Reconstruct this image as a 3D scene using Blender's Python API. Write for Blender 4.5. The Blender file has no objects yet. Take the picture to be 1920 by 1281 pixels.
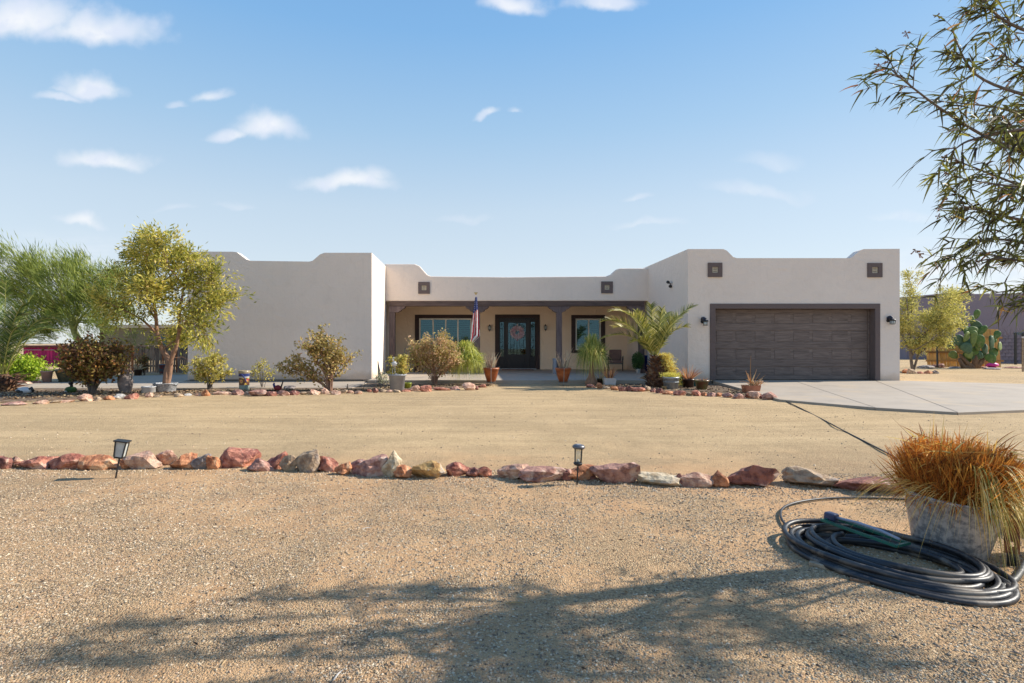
import bpy, math, random
import numpy as np
from mathutils import Vector, Matrix, noise as mn
R = math.radians
SC = bpy.context.scene
COL = SC.collection

# ---------------------------------------------------------------- camera, sky, sun, exposure
cam_d = bpy.data.cameras.new('camera'); cam = bpy.data.objects.new('camera', cam_d); COL.objects.link(cam)
cam.location = (0, 0, 1.3); cam.rotation_euler = (R(90), 0, 0)
cam_d.sensor_width = 36; cam_d.lens = 1050/1920*36; cam_d.shift_x = 42/1920; cam_d.shift_y = 0.0003
cam_d.clip_start = 0.05; cam_d.clip_end = 3000
SC.camera = cam
SUN_EL, SUN_AZ = 35.0, 9.0            # sun stands to the right, a little behind the facade
sdir = Vector((math.cos(R(SUN_EL))*math.cos(R(SUN_AZ)), math.cos(R(SUN_EL))*math.sin(R(SUN_AZ)), math.sin(R(SUN_EL))))
sun_d = bpy.data.lights.new('sun', 'SUN'); sun_d.energy = 5.0; sun_d.angle = R(0.55); sun_d.color = (1.0, 0.93, 0.82)
sun = bpy.data.objects.new('sun', sun_d); COL.objects.link(sun)
sun.rotation_euler = sdir.to_track_quat('Z', 'Y').to_euler(); sun.location = (30, 5, 30)
SC.view_settings.view_transform = 'Standard'; SC.view_settings.look = 'None'
SC.view_settings.gamma = 1.0; SC.view_settings.use_curve_mapping = False
SC.view_settings.exposure = 0.62
W = bpy.data.worlds.new('World'); SC.world = W; W.use_nodes = True

def nd(nt, typ, **kw):
    n = nt.nodes.new(typ)
    for k, v in kw.items(): setattr(n, k, v)
    return n
def lk(nt, a, b): nt.links.new(a, b)
def mth(nt, op, a, b=None, c=None, clamp=False):
    n = nt.nodes.new('ShaderNodeMath'); n.operation = op; n.use_clamp = clamp
    for i, v in enumerate((a, b, c)):
        if v is None: continue
        if isinstance(v, (int, float)): n.inputs[i].default_value = v
        else: nt.links.new(v, n.inputs[i])
    return n.outputs[0]
def vmt(nt, op, a, b=None, scale=None):
    n = nt.nodes.new('ShaderNodeVectorMath'); n.operation = op
    for i, v in enumerate((a, b)):
        if v is None: continue
        if isinstance(v, (tuple, list)): n.inputs[i].default_value = v
        else: nt.links.new(v, n.inputs[i])
    if scale is not None:
        if isinstance(scale, (int, float)): n.inputs['Scale'].default_value = scale
        else: nt.links.new(scale, n.inputs['Scale'])
    return n
def mixc(nt, fac, a, b, blend='MIX'):
    n = nt.nodes.new('ShaderNodeMix'); n.data_type = 'RGBA'; n.blend_type = blend
    for s, v in ((n.inputs[0], fac), (n.inputs[6], a), (n.inputs[7], b)):
        if isinstance(v, (int, float)): s.default_value = v
        elif isinstance(v, tuple): s.default_value = v if len(v) == 4 else (*v, 1)
        else: nt.links.new(v, s)
    return n.outputs[2]
def noi(nt, vec, scale, detail=4, rough=0.55, dist=0.0, out=0):
    n = nt.nodes.new('ShaderNodeTexNoise'); n.inputs['Scale'].default_value = scale
    n.inputs['Detail'].default_value = detail; n.inputs['Roughness'].default_value = rough
    n.inputs['Distortion'].default_value = dist
    if vec is not None: nt.links.new(vec, n.inputs['Vector'])
    return n.outputs[out]
def ramp(nt, fac, stops, interp='LINEAR'):
    n = nt.nodes.new('ShaderNodeValToRGB'); n.color_ramp.interpolation = interp
    e = n.color_ramp.elements
    while len(e) < len(stops): e.new(0.5)
    for i, (p, c) in enumerate(stops):
        e[i].position = p; e[i].color = (*c, 1) if len(c) == 3 else c
    nt.links.new(fac, n.inputs[0]); return n.outputs[0]
def smooth(nt, v, a, b):
    n = nt.nodes.new('ShaderNodeMapRange'); n.interpolation_type = 'SMOOTHSTEP'
    nt.links.new(v, n.inputs[0]); n.inputs[1].default_value = a; n.inputs[2].default_value = b
    return n.outputs[0]

def build_world():
    nt = W.node_tree; nt.nodes.clear()
    out = nd(nt, 'ShaderNodeOutputWorld'); bg = nd(nt, 'ShaderNodeBackground'); bg.inputs[1].default_value = 0.115
    sky = nd(nt, 'ShaderNodeTexSky', sky_type='NISHITA', sun_disc=False)
    sky.sun_elevation = R(SUN_EL); sky.sun_rotation = R(90 - SUN_AZ)
    sky.altitude = 350; sky.air_density = 1.0; sky.dust_density = 0.6; sky.ozone_density = 1.6
    tc = nd(nt, 'ShaderNodeTexCoord'); g = tc.outputs['Generated']
    sep = nd(nt, 'ShaderNodeSeparateXYZ'); lk(nt, g, sep.inputs[0])
    dy = mth(nt, 'MAXIMUM', sep.outputs[1], 0.02)
    cmb = nd(nt, 'ShaderNodeCombineXYZ')
    lk(nt, mth(nt, 'DIVIDE', sep.outputs[0], dy), cmb.inputs[0]); lk(nt, mth(nt, 'DIVIDE', sep.outputs[2], dy), cmb.inputs[1])
    uv = cmb.outputs[0]
    n1 = noi(nt, uv, 8, 6, 0.5, 0.1, 1); n1 = vmt(nt, 'SUBTRACT', n1, (0.5, 0.5, 0.5)).outputs[0]
    uvd = vmt(nt, 'ADD', uv, vmt(nt, 'SCALE', n1, scale=0.075).outputs[0]).outputs[0]
    edge = noi(nt, uv, 22, 5, 0.52)
    mask = None
    # (px, py, half width, half height, strength) of each small cloud
    CL = [(40, 45, 150, 58, 1.0), (180, 62, 130, 42, .95), (120, 165, 30, 8, .5), (170, 163, 62, 32, .95), (110, 180, 45, 14, .7), (404, 174, 34, 16, .7), (342, 188, 22, 10, .5),
          (500, 250, 66, 36, 1.0), (430, 258, 46, 18, .85), (190, 300, 92, 24, .85), (655, 338, 92, 24, .9), (700, 330, 46, 18, .6), (155, 416, 42, 15, .8),
          (958, 8, 62, 28, .95), (1135, 4, 76, 26, .9), (912, 211, 26, 10, .7), (966, 213, 12, 6, .4), (1440, 305, 60, 22, .28), (1420, 362, 90, 18, .35),
          (1215, 420, 60, 12, .3), (870, 410, 60, 10, .25), (330, 388, 40, 9, .25), (1195, 367, 32, 8, .35), (1700, 405, 70, 14, .25), (440, 385, 36, 8, .25)]
    for cx, cy, a, b, s in CL:
        u0, v0 = (cx-918)/1050, -(cy-641)/1050
        d = vmt(nt, 'SUBTRACT', uvd, (u0, v0, 0)).outputs[0]
        d = vmt(nt, 'MULTIPLY', d, (1050/a, 1050/b, 0)).outputs[0]
        sd = nd(nt, 'ShaderNodeSeparateXYZ'); lk(nt, d, sd.inputs[0])
        # flatter underside: stretch the lower half
        lo = mth(nt, 'MINIMUM', sd.outputs[1], 0.0)
        yy = mth(nt, 'ADD', sd.outputs[1], mth(nt, 'MULTIPLY', lo, 0.9))
        c2 = nd(nt, 'ShaderNodeCombineXYZ'); lk(nt, sd.outputs[0], c2.inputs[0]); lk(nt, yy, c2.inputs[1])
        L = vmt(nt, 'LENGTH', c2.outputs[0]).outputs['Value']
        L = mth(nt, 'ADD', L, mth(nt, 'MULTIPLY', mth(nt, 'SUBTRACT', edge, 0.5), 1.3))
        m = mth(nt, 'MULTIPLY', smooth(nt, L, 1.3, 0.15), s*.9)
        mask = m if mask is None else mth(nt, 'MAXIMUM', mask, m)
    # thin streaked cloud low over the horizon, right and left
    st = noi(nt, vmt(nt, 'MULTIPLY', vmt(nt, 'ADD', uv, (0.3, 0.0, 0)).outputs[0], (1.6, 14, 1)).outputs[0], 2.2, 5, 0.6, 0.4)
    su = nd(nt, 'ShaderNodeSeparateXYZ'); lk(nt, uv, su.inputs[0])
    u, v = su.outputs[0], su.outputs[1]
    band = mth(nt, 'MULTIPLY', smooth(nt, v, 0.0, 0.06), smooth(nt, v, 0.21, 0.12))
    sr = mth(nt, 'MULTIPLY', smooth(nt, u, 0.66, 0.82), band)
    sl = mth(nt, 'MULTIPLY', smooth(nt, u, -0.62, -0.74), band)
    sm = mth(nt, 'MULTIPLY', mth(nt, 'ADD', sr, sl), smooth(nt, st, 0.30, 0.62))
    mask = mth(nt, 'MAXIMUM', mask, mth(nt, 'MULTIPLY', sm, 0.8))
    mask = mth(nt, 'MULTIPLY', mask, smooth(nt, sep.outputs[1], 0.05, 0.2))
    skyc = nd(nt, 'ShaderNodeHueSaturation'); lk(nt, sky.outputs[0], skyc.inputs['Color'])
    skyc.inputs['Saturation'].default_value = 1.0; skyc.inputs['Value'].default_value = 1.0
    global SKY_TINT
    tint = ramp(nt, sep.outputs[2], SKY_TINT)
    base = mixc(nt, .80, skyc.outputs[0], tint)
    ccol = mixc(nt, smooth(nt, edge, 0.35, 0.62), (4.6, 4.9, 5.6), (5.6, 5.65, 5.8))
    fin = mixc(nt, mask, base, ccol)
    lk(nt, fin, bg.inputs[0]); lk(nt, bg.outputs[0], out.inputs[0])
def _lin(c): return tuple((x/255/12.92 if x < 10 else ((x/255+.055)/1.055)**2.4)/.177 for x in c)
SKY_TINT = [(0.0, _lin((224, 233, 238))), (0.12, _lin((219, 231, 240))), (0.224, _lin((206, 225, 240))), (0.349, _lin((172, 209, 240))), (0.484, _lin((136, 190, 240))), (0.7, _lin((104, 164, 228))), (1.0, _lin((78, 138, 212)))]
build_world()

# ---------------------------------------------------------------- helpers
G = -0.14
def X(px, D): return (px-918)*D/1050
def Z(py, D): return 1.3-(py-641)*D/1050
def GD(py, z=G): return (1.3-z)*1050/(py-641)
def gp(px, py, z=G):
    D = GD(py, z); return (X(px, D), D, z)

def fin(o, label=None, cat=None, group=None, kind=None):
    if label: o['label'] = label
    if cat: o['category'] = cat
    if group: o['group'] = group
    if kind: o['kind'] = kind
    return o
def thing(name, label, cat, loc=(0, 0, 0), group=None, rz=0.0):
    o = bpy.data.objects.new(name, None); COL.objects.link(o); o.location = loc; o.rotation_euler = (0, 0, rz)
    o.empty_display_size = 0.2
    return fin(o, label, cat, group)
def copy_tree(o, parent=None):
    c = o.copy(); COL.objects.link(c)
    if parent is not None: c.parent = parent
    for ch in list(o.children): copy_tree(ch, c)
    return c

class MB:
    """Collects shapes, then links them as ONE mesh object."""
    def __init__(s): s.v = []; s.f = []; s.t = []; s.m = []; s.n = 0; s.tint = []
    def raw(s, V, F, mi=0, tint=0.5):
        V = np.asarray(V, float).reshape(-1, 3); s.v.append(V)
        if isinstance(F, np.ndarray):
            s.f.append((F+s.n)); k = len(F)
        else:
            F = [[i+s.n for i in f] for f in F]; s.f.append(F); k = len(F)
        s.m.append(np.full(k, mi, int) if np.isscalar(mi) else np.asarray(mi))
        s.tint.append(np.full(k, tint, float) if np.isscalar(tint) else np.asarray(tint, float))
        s.n += len(V); return s
    def box(s, x0, x1, y0, y1, z0, z1, mi=0, M=None, tint=.5):
        V = np.array([(x, y, z) for x in (x0, x1) for y in (y0, y1) for z in (z0, z1)], float)
        if M is not None: V = np.array([(M @ Vector(p))[:] for p in V])
        return s.raw(V, [(0, 1, 3, 2), (4, 6, 7, 5), (0, 4, 5, 1), (2, 3, 7, 6), (0, 2, 6, 4), (1, 5, 7, 3)], mi, tint)
    def tube(s, P, r, n=8, mi=0, cap=True, tint=.5, squash=1.0):
        P = [Vector(p) for p in P]; k = len(P)
        if np.isscalar(r): r = [r]*k
        V = []; up = Vector((0, 0, 1)); prev = None
        for i in range(k):
            d = (P[min(i+1, k-1)]-P[max(i-1, 0)])
            if d.length < 1e-9: d = Vector((0, 0, 1))
            d.normalize()
            if prev is None:
                a = d.cross(up if abs(d.z) < .95 else Vector((1, 0, 0))).normalized()
            else:
                a = (prev - d*prev.dot(d))
                a = a.normalized() if a.length > 1e-6 else d.orthogonal().normalized()
            prev = a; b = d.cross(a)
            for j in range(n):
                t = 2*math.pi*j/n
                V.append((P[i]+a*math.cos(t)*r[i]+b*math.sin(t)*r[i]*squash)[:])
        F = []
        for i in range(k-1):
            for j in range(n):
                j2 = (j+1) % n; F.append((i*n+j, i*n+j2, (i+1)*n+j2, (i+1)*n+j))
        if cap: F.append(tuple(range(n-1, -1, -1))); F.append(tuple((k-1)*n+j for j in range(n)))
        return s.raw(V, F, mi, tint)
    def lathe(s, prof, n=20, c=(0, 0, 0), mi=0, close=False, sx=1, sy=1, tint=.5):
        V = []; k = len(prof)
        for r, z in prof:
            for j in range(n):
                t = 2*math.pi*j/n; V.append((c[0]+r*sx*math.cos(t), c[1]+r*sy*math.sin(t), c[2]+z))
        F = []
        for i in range(k-1):
            for j in range(n):
                j2 = (j+1) % n; F.append((i*n+j, i*n+j2, (i+1)*n+j2, (i+1)*n+j))
        F.append(tuple(range(n-1, -1, -1))); F.append(tuple((k-1)*n+j for j in range(n)))
        return s.raw(V, F, mi, tint)
    def prism(s, poly, y0, y1, mi=0, back=None, axis='y'):
        """poly of (x, z) run along y (or of (x, y) along z), optionally another outline at the far end"""
        back = back or poly; n = len(poly)
        if axis == 'y': V = [(x, y0, z) for x, z in poly]+[(x, y1, z) for x, z in back]
        elif axis == 'x': V = [(y0, x, z) for x, z in poly]+[(y1, x, z) for x, z in back]
        else: V = [(x, y, y0) for x, y in poly]+[(x, y, y1) for x, y in back]
        F = [tuple(range(n)), tuple(range(2*n-1, n-1, -1))]
        F += [(i, i+n, (i+1) % n+n, (i+1) % n) for i in range(n)]
        return s.raw(V, F, mi)
    def leaves(s, P, D, L, Wd, tint, mi=0, fold=0.15, rng=None):
        """pointed leaves: four corners, folded a little along the midrib"""
        P = np.asarray(P, float); D = np.asarray(D, float); n = len(P)
        if n == 0: return s
        rng = rng or np.random.default_rng(n)
        D = D/np.maximum(np.linalg.norm(D, axis=1, keepdims=True), 1e-9)
        A = rng.normal(size=(n, 3)); S = np.cross(D, A); S /= np.maximum(np.linalg.norm(S, axis=1, keepdims=True), 1e-9)
        N = np.cross(D, S)
        L = np.broadcast_to(L, (n,)).reshape(-1, 1); Wd = np.broadcast_to(Wd, (n,)).reshape(-1, 1)
        b = P; l = P+D*L*.45+S*Wd*.5+N*Wd*fold; r = P+D*L*.45-S*Wd*.5+N*Wd*fold; t = P+D*L
        V = np.stack([b, l, t, r], 1).reshape(-1, 3)
        i = np.arange(n)*4
        F = np.concatenate([np.stack([i, i+1, i+2], 1), np.stack([i, i+2, i+3], 1)])
        tt = np.broadcast_to(tint, (n,)); return s.raw(V, F, mi, np.concatenate([tt, tt]))
    def blades(s, P, D, L, Wd, droop, tint, seg=5, mi=0, rng=None, taper=1.0, side=None):
        """long strips that bend down under their own weight"""
        P = np.asarray(P, float); D = np.asarray(D, float); n = len(P)
        rng = rng or np.random.default_rng(n)
        D = D/np.maximum(np.linalg.norm(D, axis=1, keepdims=True), 1e-9)
        if side is None:
            S = np.cross(D, rng.normal(size=(n, 3))*[1, 1, .3])
        else: S = np.asarray(side, float)
        S = S/np.maximum(np.linalg.norm(S, axis=1, keepdims=True), 1e-9)
        L = np.broadcast_to(L, (n,)).reshape(-1, 1).astype(float); Wd = np.broadcast_to(Wd, (n,)).reshape(-1, 1); droop = np.broadcast_to(droop, (n,)).reshape(-1, 1)
        rows = []
        for k in range(seg+1):
            t = k/seg
            c = P+D*L*t; c = c+np.array([0, 0, -1])*droop*L*t*t
            w = Wd*(1-taper*t**1.6)*.5+0.0002
            rows += [c-S*w, c+S*w]
        V = np.stack(rows, 1).reshape(-1, 3); m = 2*(seg+1)
        i = (np.arange(n)*m)[:, None]; F = []
        for k in range(seg):
            F.append(np.concatenate([i+2*k, i+2*k+1, i+2*k+3, i+2*k+2], 1))
        tt = np.broadcast_to(tint, (n,))
        return s.raw(V, np.concatenate(F), mi, np.concatenate([tt]*seg))
    def build(s, name, mats, parent=None, smooth=False, bevel=0, seg=2, loc=None):
        me = bpy.data.meshes.new(name)
        V = np.concatenate(s.v) if s.v else np.zeros((0, 3))
        counts = []; idx = []
        for F in s.f:
            if isinstance(F, np.ndarray): counts.append(np.full(len(F), F.shape[1])); idx.append(F.reshape(-1))
            else:
                counts.append(np.array([len(f) for f in F])); idx.append(np.array([i for f in F for i in f]))
        counts = np.concatenate(counts); idx = np.concatenate(idx)
        me.vertices.add(len(V)); me.vertices.foreach_set('co', V.astype(np.float32).ravel())
        me.loops.add(len(idx)); me.loops.foreach_set('vertex_index', idx.astype(np.int32))
        me.polygons.add(len(counts))
        me.polygons.foreach_set('loop_start', (np.cumsum(counts)-counts).astype(np.int32))
        me.polygons.foreach_set('loop_total', counts.astype(np.int32))
        me.polygons.foreach_set('material_index', np.concatenate(s.m).astype(np.int32))
        me.polygons.foreach_set('use_smooth', np.full(len(counts), bool(smooth)))
        a = me.attributes.new('tint', 'FLOAT', 'FACE'); a.data.foreach_set('value', np.concatenate(s.tint).astype(np.float32))
        me.update(calc_edges=True); me.validate()
        for m in (mats if isinstance(mats, (list, tuple)) else [mats]): me.materials.append(m)
        o = bpy.data.objects.new(name, me); COL.objects.link(o)
        if parent is not None: o.parent = parent
        if loc is not None: o.location = loc
        if bevel:
            b = o.modifiers.new('bevel', 'BEVEL'); b.width = bevel; b.segments = seg; b.limit_method = 'ANGLE'; b.angle_limit = R(35)
        return o

# ---------------------------------------------------------------- materials
MAT = {}
def newmat(name):
    m = bpy.data.materials.new(name); m.use_nodes = True; MAT[name] = m
    nt = m.node_tree; b = nt.nodes['Principled BSDF']; return m, nt, b
def bump(nt, b, h, strength, dist=0.01):
    n = nd(nt, 'ShaderNodeBump'); n.inputs['Strength'].default_value = strength; n.inputs['Distance'].default_value = dist
    lk(nt, h, n.inputs['Height']); lk(nt, n.outputs[0], b.inputs['Normal'])
def pm(name, c1, c2=None, scale=6, rough=.7, bmp=.2, bscale=None, metal=0, stretch=(1, 1, 1), spec=.4, dist=.01, contrast=(.35, .65), c3=None):
    m, nt, b = newmat(name); tc = nd(nt, 'ShaderNodeTexCoord')
    v = vmt(nt, 'MULTIPLY', tc.outputs['Object'], stretch).outputs[0]
    c2 = c2 or tuple(x*.7 for x in c1)
    n = noi(nt, v, scale, 7, .62)
    col = ramp(nt, n, [(contrast[0], c2), (contrast[1], c1)])
    if c3: col = mixc(nt, smooth(nt, noi(nt, v, scale*.43, 5, .6, .5), .52, .62), col, c3)
    at = nd(nt, 'ShaderNodeObjectInfo')
    vv = mth(nt, 'ADD', mth(nt, 'MULTIPLY', at.outputs['Random'], .16), .92)
    hs = nd(nt, 'ShaderNodeHueSaturation'); lk(nt, col, hs.inputs['Color']); lk(nt, vv, hs.inputs['Value'])
    lk(nt, hs.outputs[0], b.inputs['Base Color'])
    b.inputs['Roughness'].default_value = rough; b.inputs['Metallic'].default_value = metal; b.inputs['Specular IOR Level'].default_value = spec
    if bmp: bump(nt, b, noi(nt, v, bscale or scale*4, 6, .65), bmp, dist)
    return m
def leafm(name, stops, rough=.55, trans=.35):
    m, nt, b = newmat(name)
    a = nd(nt, 'ShaderNodeAttribute', attribute_name='tint')
    if trans: stops = [(p_, (min(.8, c_[0]*1.6), min(.8, c_[1]*1.52), min(.8, c_[2]*1.2))) for p_, c_ in stops]
    col = ramp(nt, a.outputs['Fac'], stops)
    lk(nt, col, b.inputs['Base Color']); b.inputs['Roughness'].default_value = rough; b.inputs['Specular IOR Level'].default_value = .35
    if trans:
        tr = nd(nt, 'ShaderNodeBsdfTranslucent'); lk(nt, col, tr.inputs[0])
        mx = nd(nt, 'ShaderNodeMixShader'); mx.inputs[0].default_value = trans
        lk(nt, b.outputs[0], mx.inputs[1]); lk(nt, tr.outputs[0], mx.inputs[2])
        lk(nt, mx.outputs[0], nt.nodes['Material Output'].inputs[0])
    return m

def ground_material():
    m, nt, b = newmat('gravel_ground')
    gpos = nd(nt, 'ShaderNodeNewGeometry').outputs['Position']
    sp = nd(nt, 'ShaderNodeSeparateXYZ'); lk(nt, gpos, sp.inputs[0]); y = sp.outputs[1]
    flat = vmt(nt, 'MULTIPLY', gpos, (1, 1, 0)).outputs[0]
    vo = nd(nt, 'ShaderNodeTexVoronoi'); vo.inputs['Scale'].default_value = 105; lk(nt, flat, vo.inputs['Vector'])
    vo2 = nd(nt, 'ShaderNodeTexVoronoi'); vo2.inputs['Scale'].default_value = 46; lk(nt, flat, vo2.inputs['Vector'])
    sc = nd(nt, 'ShaderNodeSeparateColor'); lk(nt, vo.outputs['Color'], sc.inputs[0])
    peb = ramp(nt, sc.outputs[0], [(0, (.07, .052, .038)), (.2, (.20, .16, .115)), (.45, (.35, .28, .195)), (.7, (.44, .35, .24)), (.88, (.30, .19, .12)), (1, (.58, .51, .40))])
    dirt = ramp(nt, noi(nt, flat, 3.0, 6, .6), [(.3, (.37, .235, .14)), (.7, (.48, .335, .21))])
    fine = ramp(nt, noi(nt, flat, 150, 3, .7), [(.3, (.72, .72, .72)), (.7, (1.14, 1.14, 1.14))])
    # patches where the fine dirt shows through the gravel
    pt = noi(nt, flat, .55, 6, .62, .6); pt2 = noi(nt, flat, 2.6, 5, .6, .4)
    patch = mth(nt, 'ADD', mth(nt, 'MULTIPLY', pt, .65), mth(nt, 'MULTIPLY', pt2, .35))
    bare = smooth(nt, patch, .42, .58)
    gr = mixc(nt, mth(nt, 'ADD', mth(nt, 'MULTIPLY', bare, .62), .18), peb, dirt)
    # the drive beyond the stones: finer, tan, faint ruts along x
    st = vmt(nt, 'MULTIPLY', gpos, (.25, 2.6, 0)).outputs[0]
    rut = noi(nt, st, 1.3, 6, .6, .3)
    wv = noi(nt, vmt(nt, 'MULTIPLY', gpos, (.12, .3, 0)).outputs[0], 1.0, 3)
    ty = mth(nt, 'ADD', y, mth(nt, 'MULTIPLY', mth(nt, 'SUBTRACT', wv, .5), 1.6))
    trk = mth(nt, 'ABSOLUTE', mth(nt, 'SINE', mth(nt, 'MULTIPLY', ty, 2.05)))
    trk = mth(nt, 'MULTIPLY', smooth(nt, trk, .22, .02), smooth(nt, noi(nt, st, .8, 5, .7), .38, .6))
    tan = ramp(nt, rut, [(.30, (.31, .235, .15)), (.5, (.42, .33, .215)), (.72, (.53, .425, .29))])
    tan = mixc(nt, mth(nt, 'MULTIPLY', trk, .55), tan, (.27, .205, .135))
    tan = mixc(nt, .55, tan, ramp(nt, sc.outputs[1], [(0, (.21, .165, .11)), (.5, (.39, .31, .205)), (1, (.55, .46, .33))]))
    drv = mth(nt, 'ADD', y, mth(nt, 'MULTIPLY', mth(nt, 'SUBTRACT', noi(nt, flat, .8, 4), .5), 1.2))
    f = smooth(nt, drv, 5.7, 8.2)
    col = mixc(nt, f, gr, tan)
    col = mixc(nt, 1.0, col, fine, 'MULTIPLY')
    big = ramp(nt, noi(nt, flat, .22, 4, .5), [(.3, (.90, .89, .88)), (.7, (1.10, 1.07, 1.03))])
    col = mixc(nt, 1.0, col, big, 'MULTIPLY')
    col = mixc(nt, 1.0, col, (1.23, 1.12, .94), 'MULTIPLY')
    lk(nt, col, b.inputs['Base Color']); b.inputs['Roughness'].default_value = .92; b.inputs['Specular IOR Level'].default_value = .2
    h1 = mth(nt, 'MULTIPLY', mth(nt, 'SUBTRACT', .6, vo.outputs['Distance']), mth(nt, 'SUBTRACT', 1.15, mth(nt, 'MULTIPLY', bare, .6)))
    h2 = mth(nt, 'MULTIPLY', mth(nt, 'SUBTRACT', .6, vo2.outputs['Distance']), .35)
    h = mth(nt, 'ADD', mth(nt, 'ADD', h1, h2), mth(nt, 'MULTIPLY', noi(nt, flat, 9, 5), 1.4))
    bump(nt, b, h, .75, .012)
    return m
def stucco_material(name, c, dirty=True):
    m, nt, b = newmat(name); tc = nd(nt, 'ShaderNodeTexCoord'); v = tc.outputs['Object']
    lo = noi(nt, v, .9, 5, .6); fi = noi(nt, v, 28, 4, .6)
    col = mixc(nt, mth(nt, 'ADD', mth(nt, 'MULTIPLY', lo, .7), mth(nt, 'MULTIPLY', fi, .3)), tuple(x*.90 for x in c), tuple(x*1.08 for x in c))
    if dirty:
        # rain streaks below the parapet
        st = noi(nt, vmt(nt, 'MULTIPLY', v, (5.0, 5.0, .25)).outputs[0], 1.6, 5, .65)
        col = mixc(nt, mth(nt, 'MULTIPLY', smooth(nt, st, .55, .78), .22), col, tuple(x*.74 for x in c))
    if dirty:
        tr = noi(nt, v, 2.4, 6, .7, 1.2); col = mixc(nt, mth(nt, 'MULTIPLY', smooth(nt, tr, .50, .66), .16), col, tuple(x*.80 for x in c))
        sz = nd(nt, 'ShaderNodeSeparateXYZ'); lk(nt, nd(nt, 'ShaderNodeNewGeometry').outputs['Position'], sz.inputs[0])
        zz = mth(nt, 'ADD', sz.outputs[2], mth(nt, 'MULTIPLY', mth(nt, 'SUBTRACT', noi(nt, v, 3.5, 5, .7), .5), .35))
        col = mixc(nt, mth(nt, 'MULTIPLY', smooth(nt, zz, .34, .02), .5), col, (.44, .31, .20))
    lk(nt, col, b.inputs['Base Color']); b.inputs['Roughness'].default_value = .9; b.inputs['Specular IOR Level'].default_value = .15
    h = mth(nt, 'ADD', noi(nt, v, 40, 5, .7), mth(nt, 'MULTIPLY', noi(nt, v, 3.2, 4, .6, .8), 3.2))
    bump(nt, b, h, .7, .014)
    return m
def concrete_material(name, c):
    m, nt, b = newmat(name); v = nd(nt, 'ShaderNodeNewGeometry').outputs['Position']
    n1 = noi(nt, v, .7, 6, .65, .4); n2 = noi(nt, vmt(nt, 'MULTIPLY', v, (.5, 3, 1)).outputs[0], 1.5, 6, .7); n3 = noi(nt, v, 60, 4)
    f = mth(nt, 'ADD', mth(nt, 'MULTIPLY', n1, .5), mth(nt, 'ADD', mth(nt, 'MULTIPLY', n2, .3), mth(nt, 'MULTIPLY', n3, .2)))
    col = ramp(nt, f, [(.32, tuple(x*.74 for x in c)), (.5, c), (.68, tuple(x*1.12 for x in c))])
    sp_ = noi(nt, v, 1.9, 6, .7, 1.0); col = mixc(nt, mth(nt, 'MULTIPLY', smooth(nt, sp_, .57, .70), .35), col, tuple(x*.58 for x in c))
    ed = noi(nt, v, .9, 5, .6); col = mixc(nt, mth(nt, 'MULTIPLY', smooth(nt, ed, .52, .66), .45), col, (.46, .35, .23))
    lk(nt, col, b.inputs['Base Color']); b.inputs['Roughness'].default_value = .8
    bump(nt, b, noi(nt, v, 90, 4), .2, .004)
    return m
def wood_material(name, c1, c2, c3, scale=3, axis='z', rough=.7, bmp=.5, vary=.5):
    m, nt, b = newmat(name); tc = nd(nt, 'ShaderNodeTexCoord')
    st = {'z': (9, 9, .8), 'x': (.8, 9, 9), 'y': (9, .8, 9)}[axis]
    oi = nd(nt, 'ShaderNodeObjectInfo')
    off = nd(nt, 'ShaderNodeCombineXYZ')
    for i in range(3): lk(nt, mth(nt, 'MULTIPLY', oi.outputs['Random'], 17.3+i*5), off.inputs[i])
    v = vmt(nt, 'MULTIPLY', vmt(nt, 'ADD', tc.outputs['Object'], off.outputs[0]).outputs[0], st).outputs[0]
    n = noi(nt, v, scale, 6, .65, .6)
    col = ramp(nt, n, [(.3, c2), (.5, c1), (.72, c3)])
    hs = nd(nt, 'ShaderNodeHueSaturation'); lk(nt, col, hs.inputs['Color'])
    lk(nt, mth(nt, 'ADD', mth(nt, 'MULTIPLY', oi.outputs['Random'], vary), 1-vary/2), hs.inputs['Value'])
    lk(nt, hs.outputs[0], b.inputs['Base Color']); b.inputs['Roughness'].default_value = rough; b.inputs['Specular IOR Level'].default_value = .3
    bump(nt, b, n, bmp, .006)
    return m
def glass_material():
    m, nt, b = newmat('window_glass')
    b.inputs['Base Color'].default_value = (.8, .9, .92, 1); b.inputs['Roughness'].default_value = .03
    b.inputs['Transmission Weight'].default_value = 1.0; b.inputs['IOR'].default_value = 1.45
    gl = nd(nt, 'ShaderNodeBsdfGlossy'); gl.inputs['Roughness'].default_value = .02; gl.inputs[0].default_value = (.42, .66, .82, 1)
    tr = nd(nt, 'ShaderNodeBsdfTransparent'); tr.inputs[0].default_value = (.42, .62, .62, 1)
    fr = nd(nt, 'ShaderNodeFresnel'); fr.inputs[0].default_value = 1.5
    f = mth(nt, 'ADD', mth(nt, 'MULTIPLY', fr.outputs[0], 1.0), .06, clamp=True)
    mx = nd(nt, 'ShaderNodeMixShader'); lk(nt, f, mx.inputs[0]); lk(nt, tr.outputs[0], mx.inputs[1]); lk(nt, gl.outputs[0], mx.inputs[2])
    lk(nt, mx.outputs[0], nt.nodes['Material Output'].inputs[0])
    return m

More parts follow.
